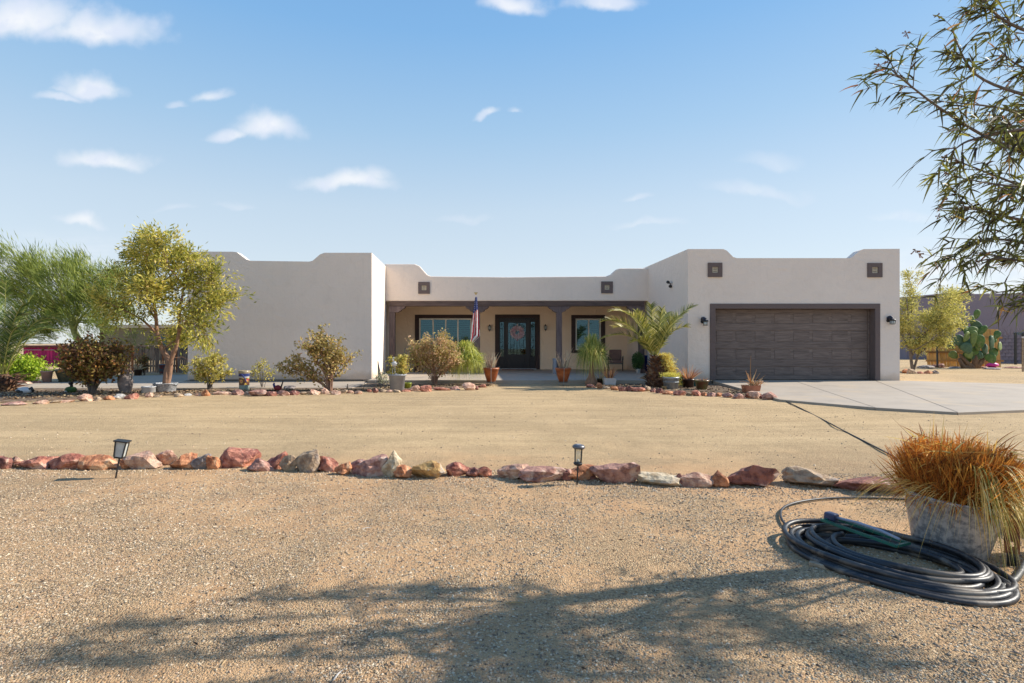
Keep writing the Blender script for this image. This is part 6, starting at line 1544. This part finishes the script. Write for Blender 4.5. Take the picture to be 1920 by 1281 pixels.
def palo_verde():
    D = 21.0; bx = X(186, D); t = thing('palo_verde', 'wind-blown feathery green tree with leaning yellow trunk behind the dark rose bush', 'tree', (bx, D, G))
    L = lambda px, py, dy=0: Vector((X(px, D)-bx, dy, Z(py, D)-G))
    lim = [([L(186, 721), L(176, 690), L(160, 657), L(142, 628), L(136, 612)], .17, .10, 0), ([L(136, 612), L(120, 590, .2), L(85, 572, .4), L(30, 555, .4), L(-40, 540, .3)], .09, .02, 3), ([L(140, 620), L(160, 600, -.3), L(195, 570, -.5), L(225, 545, -.5)], .06, .015, 2.2),
           ([L(136, 612), L(140, 575, .3), L(130, 530, .5), L(115, 500, .5)], .07, .015, 2.6), ([L(118, 590, .2), L(95, 550, -.3), L(70, 515, -.5), L(40, 492, -.4)], .05, .012, 2.6), ([L(140, 590), L(170, 550, .6), L(185, 520, .8)], .05, .012, 2.4),
           ([L(80, 570, .4), L(40, 530, .8), L(0, 500, .9)], .04, .01, 2.4), ([L(60, 560, .4), L(20, 530, -.6), L(-30, 495, -.7)], .04, .01, 2.4), ([L(150, 600), L(180, 600, .5), L(215, 585, .7)], .04, .01, 1.5), ([L(100, 575, .2), L(90, 590, -.8), L(60, 600, -1)], .04, .01, 1.2),
           ([L(134, 605), L(110, 560, 1.0), L(100, 515, 1.3)], .05, .01, 2.4), ([L(140, 600), L(155, 560, -1.0), L(160, 520, -1.2)], .05, .01, 2.2), ([L(30, 555, .4), L(-20, 560, .2), L(-60, 590, .2)], .03, .01, 1.5), ([L(100, 580, .3), L(60, 598, .6), L(15, 612, .8)], .03, .008, 2.2), ([L(130, 605, .2), L(100, 612, .5), L(60, 625, .7)], .03, .008, 2.0), ([L(150, 605, -.2), L(190, 606, -.2), L(232, 618, .3)], .03, .008, 1.8), ([L(60, 600, .8), L(20, 628, 1.0), L(-20, 640, 1.0)], .02, .006, 1.6)]
    m = leafm('palo_verde_needles', [(0, (.045, .07, .015)), (.4, (.11, .15, .03)), (.75, (.21, .25, .06)), (1, (.34, .34, .10))], .55, .4)
    limb_tree(t, None, lim, BARKG, m, 26000, (.30, .019), 102, .05, (.5, 1.0), 10, wind=(-.55, 0, .62), clump=.15)
palo_verde()

# ---------------------------------------------------------------- left background
def left_back():
    # stake fence of uneven slats
    D = 25.6; rng = random.Random(7); t = thing('stake_fence', 'rustic fence of uneven upright weathered slats left of the house', 'fence', (X(270, D), D, G)); ox = X(270, D)
    x = X(188, D); xe = X(353, D); k = 0
    while x < xe:
        w = rng.uniform(.055, .12); h = Z(647, D)-G+rng.uniform(-.05, .05)
        m = FENR if rng.random() < .25 else FENW
        o = MB().box(-w/2, w/2, -.012-rng.random()*.02, .012, .03, h).build('slat', m, t, bevel=.004, seg=1); o.location = (x+w/2-ox, rng.uniform(-.012, .012), 0); o.rotation_euler = (0, rng.uniform(-.012, .012), 0)
        x += w+rng.uniform(.008, .035); k += 1
    for zz in (.3, 1.05): MB().box(X(188, D)-ox, xe-ox, .03, .08, zz, zz+.08).build('rail', BARKGR, t)
    # long low wall cap visible in the sun at the foot of the fence
    # magenta shed
    D = 33; t = thing('magenta_shed', 'magenta panelled shed with dark red roof edge behind the lime shrub', 'shed', (X(110, D), D, G)); ox = X(110, D)
    x0, x1 = X(44, D)-ox, X(178, D)-ox; zt_ = Z(652, D)-G; n = 22
    for k in range(n):
        a = x0+(x1-x0)*k/n; MB().box(a+.008, a+(x1-x0)/n-.008, 0, .05, 0, zt_).build('wall_panel', MAG, t)
    MB().box(x0-.1, x1+.1, -.15, 2.4, zt_+.002, zt_+.13).build('roof', DREDM, t, bevel=.02)
    MB().box(x0-.05, x1, .06, 2.3, 0, zt_).build('back_wall', DARK, t)
    MB().box(X(79.5, D)-ox, X(82.5, D)-ox, -.2, -.1, 0, Z(668, D)-G).build('red_post', REDM, t)
    for zz in (.95, 1.15, 1.32): MB().box(x0, X(118, D)-ox, -.06, -.03, zz, zz+.025).build('wire_rail', GALV, t)
    # red tower like frame
    D = 40; t = thing('red_frame', 'dark red ladder-like frame rising above the slat fence', 'ladder', (X(168, D), D, G))
    for s in (-1, 1): MB().box(s*.17-.03+.0, s*.17+.03, -.03, .03, 0, Z(626, D)-G).build('rail', DREDM, t)
    for k in range(9): MB().box(-.14, .14, -.02, .02, .4+k*.16, .44+k*.16).build('rung', WHITEP, t)
    # neighbour's building: long olive wall with pale parapet edge
    D = 44; t = thing('neighbour_building', 'low olive-grey building with pale roof edge behind the slat fence', 'building', (X(300, D), D, G)); ox = X(300, D)
    MB().box(X(187, D)-ox, X(420, D)-ox, 0, 8, 0, Z(615, D)-G).build('wall', SHEDW, t)
    MB().box(X(184, D)-ox, X(424, D)-ox, -.25, 8.2, Z(615, D)-G+.003, Z(609, D)-G).build('roof', PALER, t)
    for a, c in ((300, 312), (322, 330)): MB().box(X(a, D)-ox, X(c, D)-ox, -.03, .02, .9, 1.9).build('window', GLASS, t)
    # things standing in front of the fence
    t, r, h = simple_pot('painted_tub', 'colourful striped pot in front of the slat fence behind the tub tree', 303, 699, 15, 18, pm('striped_glaze', (.05, .16, .24), (.25, .05, .05), 12, .35, .05, stretch=(.3, .3, 2.5), contrast=(.45, .55)), .8, .012, D=24.4, z=G+.045)
    spiky(t, h-.04, 12, .2, .03, ALOE, 111, .8, .2)
    t, r, h = simple_pot('fence_pot', 'dark round pot below the slat fence left of the tub tree', 256, 705, 15, 11, BROWNP, .8, .01, D=23.9, z=G)
    spiky(t, h-.04, 40, .5, .04, SNAKE, 112, .8, .3)
    for px, lab, sd in ((270, 'small dark shrub with dry stems at the foot of the slat fence', 113), ):
        stems_bush('small_shrub', lab, 'bush', px, 703, px-12, px+12, 668, ROSED, sd, nst=6, nleaf=420, leaf=(.08, .05), low=.3, clump=.07, D=24.2)
    # a kerb of stones and sand beyond the side walk
    for i, (a, c, t_, b_, col_, lab) in enumerate([(38, 62, 714, 722, 'pink', 'long pink stone below the lime shrub, left'), (60, 80, 714, 721, 'red', 'reddish stone between lime shrub and clay pot'), (128, 148, 709, 716, 'orange', 'orange stone right of the wide olive bowl'), (20, 42, 712, 719, 'maroon', 'dark red stone under the lime shrub at far left')]):
        rock(a, c, t_, b_, col_, lab, 'stones beyond the side walk', 700+i, z=G)
left_back()

# ---------------------------------------------------------------- right background
def right_back():
    # neighbour's stucco house
    D = 46; t = thing('neighbour_house', 'purple-grey stucco house with stepped parapet behind the prickly pear', 'house', (X(1850, D), D, G)); ox = X(1850, D)
    pts = [(1700, 720), (1960, 720), (2150, 720), (2150, 546), (1885, 550), (1826, 551), (1815, 546), (1812, 545.5), (1748, 552), (1700, 556)]
    MB().prism([(X(a, D)-ox, Z(c, D)-G) for a, c in pts], 0, 9).build('wall', PURPW, t, bevel=.05)
    for a, c in ((1770, 1790), (1900, 1930)): MB().box(X(a, D)-ox, X(c, D)-ox, -.03, .03, 1.0, 2.2).build('window', GLASS, t)
    # block wall in courses with posts
    D = 37; t = thing('block_wall', 'low purple-grey block wall with dark posts at the right edge', 'wall', (X(1890, D), D, G)); ox = X(1890, D)
    rng = random.Random(5); zt_ = Z(628, D)-G; nz = 8; hz = zt_/nz; x0, x1 = X(1838, D)-ox, X(1990, D)-ox
    proto = {}
    for j in range(nz):
        x = x0-(.2 if j % 2 else 0)
        while x < x1:
            me = proto.get('b')
            if me is None:
                o = MB().box(0, .385, -.1, .1, 0, hz-.012).build('block', BLOCKW, t, bevel=.006, seg=1); proto['b'] = o; me = o
            else: o = me.copy(); COL.objects.link(o); o.parent = t
            o.location = (x, rng.uniform(-.006, .006), j*hz); x += .4
    MB().box(x0, x1, .04, .07, 0, zt_-.02).build('mortar', FOUND, t)
    for px in (1904, 1918): MB().box(X(px, D-1.5)-ox-.05, X(px, D-1.5)-ox+.05, -1.55, -1.45, 0, 2.0).build('post', BLACKM, t)
    # dry brush in front of the neighbour's house
    rng = np.random.default_rng(120)
    for i, (a, c, lab, D) in enumerate([(1800, 1870, 'leafless purple-grey brush between prickly pear and neighbour house', 41), (1862, 1960, 'leafless brown brush above the block wall at the right edge', 42)]):
        t = thing('dry_brush', lab, 'bush', (X((a+c)/2, D), D, G)); n = 1500; w = X(c, D)-X(a, D)
        P = np.stack([rng.uniform(-w/2, w/2, n), rng.normal(size=n)*.4, rng.random(n)*1.2], 1); Dr = rng.normal(size=(n, 3))*[.5, .5, .3]+[0, 0, .9]
        MB().blades(P, Dr, .8+1.4*rng.random(n), .02, .15, rng.random(n), 3, rng=rng).build('twigs', leafm('dry_twigs%d' % i, [(0, (.10, .07, .08)), (1, (.27, .20, .19))], .8, 0), t)
    # leaning panels of yellow planks
    def panel(pts, label, D, nb, tilt=0):
        (ax, at), (bx_, bt) = pts; cx = (ax+bx_)/2; t = thing('plank_panel', label, 'fence panel', (X(cx, D), D, G)); ox = X(cx, D); t.rotation_euler = (R(-6), R(tilt), 0)
        rng = random.Random(int(ax)); w = (X(bx_, D)-X(ax, D))/nb
        for k in range(nb):
            f = (k+.5)/nb; h = Z(at+(bt-at)*f, D)-G+rng.uniform(-.05, .05); a = X(ax, D)-ox+k*w
            MB().box(a+.01, a+w-.01, -.012, .012, .02, h).build('plank', PLNK, t, bevel=.004, seg=1).rotation_euler = (0, rng.uniform(-.02, .02), 0)
        for zz in (.32, .80 if at > 630 else 1.65): MB().box(X(ax, D)-ox-.08, X(bx_, D)-ox+.12, -.07, -.015, zz*1.0, zz+.10).build('rail', PLNKX, t, bevel=.005)
        return t
    panel([(1739, 640), (1806, 634)], 'low panel of yellow wooden planks behind the mesquite and cactus', 31.5, 11)
    panel([(1846, 616), (1877, 617)], 'tall narrow panel of yellow planks leaning right of the cactus', 31.8, 4, 2)
    panel([(1804, 650), (1846, 640)], 'orange-brown plank panel mostly hidden behind the prickly pear', 32.0, 7)
    D = 30.9; t = thing('fence_post', 'thin black iron post in front of the low plank panel', 'post', (X(1757.5, D), D, G)); MB().box(-.035, .035, -.035, .035, 0, Z(640, D)-G).build('shaft', BLACKM, t); MB().lathe([(.005, 0), (.06, .04), (.05, .1), (.005, .13)], 8, c=(0, 0, Z(640, D)-G)).build('knob', BLACKM, t)
    D = 27; t = thing('fence_post', 'pale stub post with a white top at the right edge', 'post', (X(1918, D), D, G)); MB().box(-.03, .03, -.03, .03, 0, Z(634, D)-G).build('shaft', GREYW, t)
    MB().box(-.034, .034, -.034, .034, Z(634, D)-G+.002, Z(631, D)-G).build('cap', WHITEP, t)
    # pink toy and dark debris near the cactus
    x, y, z = gp(1862, 689); D = y; t = thing('pink_float', 'crumpled hot pink plastic sheet on the ground beside the cactus', 'plastic sheet', (X(1862, D), D, G))
    V, F = rock_mesh(66, 9, 2); V = V*np.array([.38, .22, .16])+[0, 0, .12]; MB().raw(V, F).build('sheet', PINK, t, smooth=True)
    for i, (a, c, t_, b_, colr, lab) in enumerate([(1721, 1750, 684, 691, 'grey', 'flat grey stone in front of the low plank panel'), (1750, 1772, 681, 690, 'maroon', 'dark purple stone by the black iron post'), (1782, 1805, 687, 691, 'grey', 'thin flat grey stone left of the cactus foot'),
                                                (1828, 1850, 686, 691, 'mauve', 'flat dark stone right of the cactus foot'), (1850, 1880, 689, 693, 'grey', 'flat grey slab in front of the pink sheet'), (1885, 1915, 687, 691, 'maroon', 'long dark stone near the pale stub post')]):
        rock(a, c, t_, b_, colr, lab, gD, 800+i, z=G)
    # mesquite
    D = 27.5; bx = X(1712, D); t = thing('mesquite_tree', 'pale yellow-green mesquite tree just right of the garage wall', 'tree', (bx, D, G)); L = lambda px, py, dy=0: Vector((X(px, D)-bx, dy, Z(py, D)-G))
    lim = [([L(1712, 700), L(1708, 670), L(1706, 640), L(1704, 610), L(1700, 560)], .08, .02, 2.4), ([L(1712, 698), L(1722, 665), L(1742, 630, .2), L(1765, 608, .3), L(1795, 592, .3)], .06, .012, 2.4), ([L(1708, 670), L(1730, 620, -.3), L(1755, 580, -.4), L(1780, 560, -.4)], .05, .01, 2.4),
           ([L(1706, 640), L(1720, 590, .4), L(1728, 555, .5), L(1718, 520, .5)], .045, .008, 2.0), ([L(1722, 665), L(1742, 635, -.5), L(1765, 615, -.6)], .035, .01, 1.6), ([L(1708, 660), L(1695, 620, .3), L(1688, 580, .4)], .04, .01, 1.8),
           ([L(1730, 620), L(1760, 595, .6), L(1800, 585, .8)], .03, .008, 1.8), ([L(1714, 640), L(1735, 600, -.8), L(1745, 560, -.9)], .03, .008, 1.6), ([L(1700, 650), L(1700, 655, -.6), L(1735, 625, -.9), L(1765, 600, -.9)], .03, .008, 1.8)]
    m = leafm('mesquite_leaves', [(0, (.12, .12, .04)), (.4, (.28, .28, .09)), (.8, (.44, .41, .17)), (1, (.56, .48, .28))], .55, .4)
    limb_tree(t, None, lim, BARKGR, m, 15000, (.13, .04), 130, .05, (.35, .7), 10, droop=.1, clump=.11)
    # prickly pear: paddles built from pad to pad
    D = 30.3; bx = X(1826, D); t = thing('prickly_pear', 'big prickly pear cactus with flat green pads in front of the plank panels', 'cactus', (bx, D, G)); L = lambda px, py, dy=0: Vector((X(px, D)-bx, dy, Z(py, D)-G))
    PADM = [pm('green_pad', (.10, .18, .045), (.06, .12, .03), 8, .7, .15, c3=(.15, .18, .07)), pm('blue_pad', (.08, .14, .07), (.05, .095, .05), 8, .6, .15), pm('lime_pad', (.20, .26, .07), (.13, .18, .05), 8, .6, .15)]
    rng = random.Random(12)
    b = MB()
    for P in ([L(1826, 692), L(1812, 680), L(1800, 665)], [L(1826, 692), L(1830, 670), L(1828, 645)], [L(1828, 692), L(1843, 675), L(1852, 660)], [L(1822, 690), L(1806, 688), L(1798, 672)]): b.tube(P, [.17, .12, .07], 8)
    b.build('trunk', BARK, t, smooth=True)
    pads = [(1790, 640, 11, 14, -35), (1797, 653, 10, 12, -20), (1786, 648, 8, 10, -50), (1813, 635, 6, 17, 5), (1822, 640, 9, 14, -10), (1829, 630, 6, 18, 12), (1836, 632, 7, 14, -15), (1841, 640, 6, 15, 25), (1815, 655, 9, 10, 0), (1824, 660, 8, 9, 30), (1812, 665, 9, 9, -30), (1829, 668, 9, 11, 20),
            (1822, 676, 10, 9, 0), (1818, 668, 7, 8, 10), (1852, 662, 10, 12, 10), (1862, 650, 9, 11, 60), (1858, 637, 9, 8, 40), (1848, 645, 8, 16, -5), (1846, 672, 9, 11, -25), (1809, 622, 8, 12, -20), (1820, 620, 9, 9, 5), (1832, 610, 11, 9, 50), (1838, 620, 6, 12, 30), (1806, 606, 6, 9, -10), (1820, 590, 7, 10, 5), (1808, 592, 6, 9, -15),
            (1800, 632, 10, 12, 30), (1803, 645, 9, 13, 10), (1843, 655, 9, 12, 0), (1833, 650, 9, 14, 15), (1825, 648, 8, 12, -20), (1815, 645, 8, 12, 20), (1853, 628, 6, 9, 15), (1795, 666, 8, 9, -40), (1836, 665, 8, 9, 20), (1826, 600, 6, 10, 10), (1812, 612, 7, 10, 15)]
    for i, (px, py, hw, hh, ang) in enumerate(pads):
        V, F = rock_mesh(1, 0, 2) if False else (None, None)
        b = MB(); n = 14; ring = []
        rows = []
        for k, (q, th) in enumerate(((0.0, .0), (.55, .8), (.85, 1.0), (1.0, .45))): pass
        w, h = hw*D/1050*.95, hh*D/1050*.92; prof = [(math.cos(a)*(1-.18*math.sin(a)*(-1)), math.sin(a)) for a in np.linspace(0, 6.283, n, endpoint=False)]
        V = []; 
        for s_, yy in ((.6, -.036), (.93, -.026), (1.0, 0), (.93, .026), (.6, .036)):
            V += [(c*w*s_*(.92+.12*z_), yy, z_*h*s_) for c, z_ in prof]
        F = [(r_*n+k, r_*n+(k+1) % n, (r_+1)*n+(k+1) % n, (r_+1)*n+k) for r_ in range(4) for k in range(n)]+[tuple(range(n-1, -1, -1)), tuple(range(4*n, 5*n))]
        b.raw(V, F); o = b.build('pad', PADM[rng.choice([0, 0, 0, 1, 2])], t, smooth=True); o.location = L(px, py, rng.uniform(-.55, .35)); o.rotation_euler = (rng.uniform(-.25, .25), R(ang), rng.uniform(-.7, .7))
right_back()

# ---------------------------------------------------------------- willow-leaved tree reaching in from the right
def acacia():
    D = 3.35; bx, by = 5.6, 4.0; t = thing('willow_acacia', 'overhanging tree with long narrow drooping leaves reaching in from the right edge', 'tree', (bx, by, G))
    def W(px, py, d=D): return Vector((X(px, d)-bx, d-by, Z(py, d)-G))
    rng = np.random.default_rng(140); rr = random.Random(140)
    B = MB(); B.tube(catmull([(.1, 0, -.05), (.05, .0, .9), (-.1, .05, 1.9), (-.2, 0, 2.8), (-.1, -.1, 3.8)], 5), [.15-.0045*i for i in range(21)], 10)
    fork = Vector((-.1, .05, 1.9)); f2 = Vector((-.2, 0, 2.8)); f3 = Vector((-.1, -.1, 3.7)); f1 = Vector((.0, .0, 1.2))
    BR = []   # (points, leafiness)
    vis = [([f3, W(2080, 330), W(1960, 300), W(1860, 262), W(1780, 215), W(1712, 165), W(1668, 128)], 1.0), ([f3, W(2060, 200, 3.20), W(1930, 180, 3.20), W(1830, 140, 3.20), W(1790, 70, 3.20)], 1.0), ([f3, W(2060, 90, 3.30), W(1930, 60, 3.30), W(1860, 20, 3.30), W(1840, -30, 3.30)], 1.0),
           ([f3, W(2040, 290, 3.90), W(1940, 270, 3.90), W(1890, 250, 3.90)], 2.0), ([f2, W(2060, 380), W(1960, 365), W(1880, 335), W(1790, 300)], .9), ([f2, W(2060, 440, 3.20), W(1950, 420, 3.20), W(1860, 400, 3.20), W(1800, 385, 3.20)], 1.1), ([f2, W(2060, 490, 3.60), W(1940, 460, 3.60), W(1850, 450, 3.60), W(1775, 488, 3.60)], 1.1),
           ([fork, W(2060, 520), W(1950, 495), W(1880, 485), W(1830, 490)], .7), ([fork, W(2080, 560, 3.80), W(1950, 545, 3.80), W(1900, 545, 3.80), W(1860, 550, 3.80)], .6), ([f3, W(2100, 200, 3.80), W(1960, 220, 3.80), W(1860, 200, 3.80), W(1760, 190, 3.80)], .9), ([f2, W(2050, 330, 3.10), W(1930, 350, 3.10), W(1830, 340, 3.10)], .7),
           ([f3, W(2050, 130, 3.90), W(1930, 130, 3.90), W(1880, 100, 3.90)], .9), ([f3, W(2000, 20, 3.70), W(1960, -40, 3.70), W(1880, -20, 3.70)], 1.0), ([f3, W(2100, 270, 2.90), W(1960, 240, 2.90), W(1830, 260, 2.90), W(1790, 280, 2.90)], .7), ([fork, W(2100, 590, 3.30), W(1985, 575, 3.30), W(1935, 565, 3.30)], .4)]
    # the rest of the crown, right of the frame and toward the viewer
    ext = []
    for k in range(8):
        a = rr.uniform(-1.2, .4); h = rr.choice([f2, f3, f3]); L_ = rr.uniform(1.2, 2.3)
        e = h+Vector((math.cos(a)*L_*.8+.5, math.sin(a)*L_*.75-.15, rr.uniform(.4, 1.5))); ext.append(([h, h.lerp(e, .5)+Vector((0, 0, .2)), e], 1.2))
    # boughs whose shade falls across the near gravel
    for (sx, sy, hz) in ((.75, 2.75, 2.9), (.35, 2.45, 3.1), (1.35, 2.95, 2.7), (.1, 2.6, 3.0), (1.0, 2.5, 2.8), (1.7, 2.5, 2.5), (-.1, 2.2, 3.0), (1.2, 2.15, 3.0), (.5, 2.0, 3.2), (.9, 1.8, 3.2)):
        Lh = (hz-G)/math.tan(R(SUN_EL)); cx = sx+Lh*math.cos(R(SUN_AZ)); cy = sy+Lh*math.sin(R(SUN_AZ))
        e = Vector((cx-bx, cy-by, hz-G)); h = f3 if hz > 2.95 else f2
        ext.append(([h, h.lerp(e, .6)+Vector((0, 0, .15)), e], 1.3))
    LP, LD, TT = [], [], []
    def leafy(P, amount, vis_):
        n = len(P)
        for k in range(int((25 if vis_ else 15)*amount)):
            f = rr.uniform(.30, 1.0); i = min(int(f*(n-1)), n-2); p = P[i]; d = (P[i+1]-P[i]).normalized()
            q = Vector((rr.gauss(-.2, .8), rr.gauss(0, .6), rr.gauss(-.1, .7))); dr = (d*.9+q).normalized(); ln = rr.uniform(.10, .30)
            e = p+dr*ln+Vector((0, 0, -ln*.22)); m = p+dr*ln*.5+Vector((0, 0, .015))
            B.tube([p, m, e], [.0035, .0024, .0012], 4, cap=False)
            for j in range(rr.randint(8, 13) if vis_ else 10):
                g = rr.uniform(.15, 1.0); c = p.lerp(m, g*2) if g < .5 else m.lerp(e, g*2-1)
                ld = dr*.7+Vector((rr.gauss(-.1, .75), rr.gauss(0, .6), rr.gauss(-.3, .65))); LP.append(c[:]); LD.append(ld[:]); TT.append(min(1, max(0, rr.gauss(.45, .25))))
    for pts, am in vis: P = catmull(pts, 5); n = len(P); B.tube(P, [.014*(1-.88*i/n)+.001 for i in range(n)], 6); leafy(P, am, True)
    for pts, am in ext: P = catmull(pts, 5); n = len(P); B.tube(P, [.014*(1-.85*i/n)+.002 for i in range(n)], 6); leafy(P, am*2.2, False)
    B.build('trunk', BARKGR, t, smooth=True)
    m = leafm('willow_leaves', [(0, (.030, .020, .018)), (.3, (.06, .06, .022)), (.6, (.12, .14, .035)), (.85, (.25, .25, .06)), (1, (.34, .15, .08))], .5, .3)
    n = len(LP); b = MB(); b.blades(LP, LD, .055+.065*rng.random(n), .0075+.006*rng.random(n), .3, np.array(TT), 3, rng=rng, taper=1.0)
    b.build('leaves', m, t)
    # small seed heads on thin stalks at the twig ends
    s = MB()
    for px, py in ((1650, 122), (1662, 118), (1700, 62), (1694, 165), (1758, 30), (1772, 295), (1795, 300), (1772, 325), (1765, 390), (1760, 405), (1770, 375), (1716, 470), (1722, 476)):
        c = W(px, py); s.tube([c+Vector((.22, 0, -.03)), c], [.0012, .0008], 3, cap=False)
        for _ in range(7):
            q = c+Vector((rr.gauss(0, .012), rr.gauss(0, .012), rr.gauss(0, .012))); s.tube([c, q], [.0008, .0042], 4)
    o = s.build('seed_heads', BARKR, t); o['kind'] = 'stuff'
acacia()
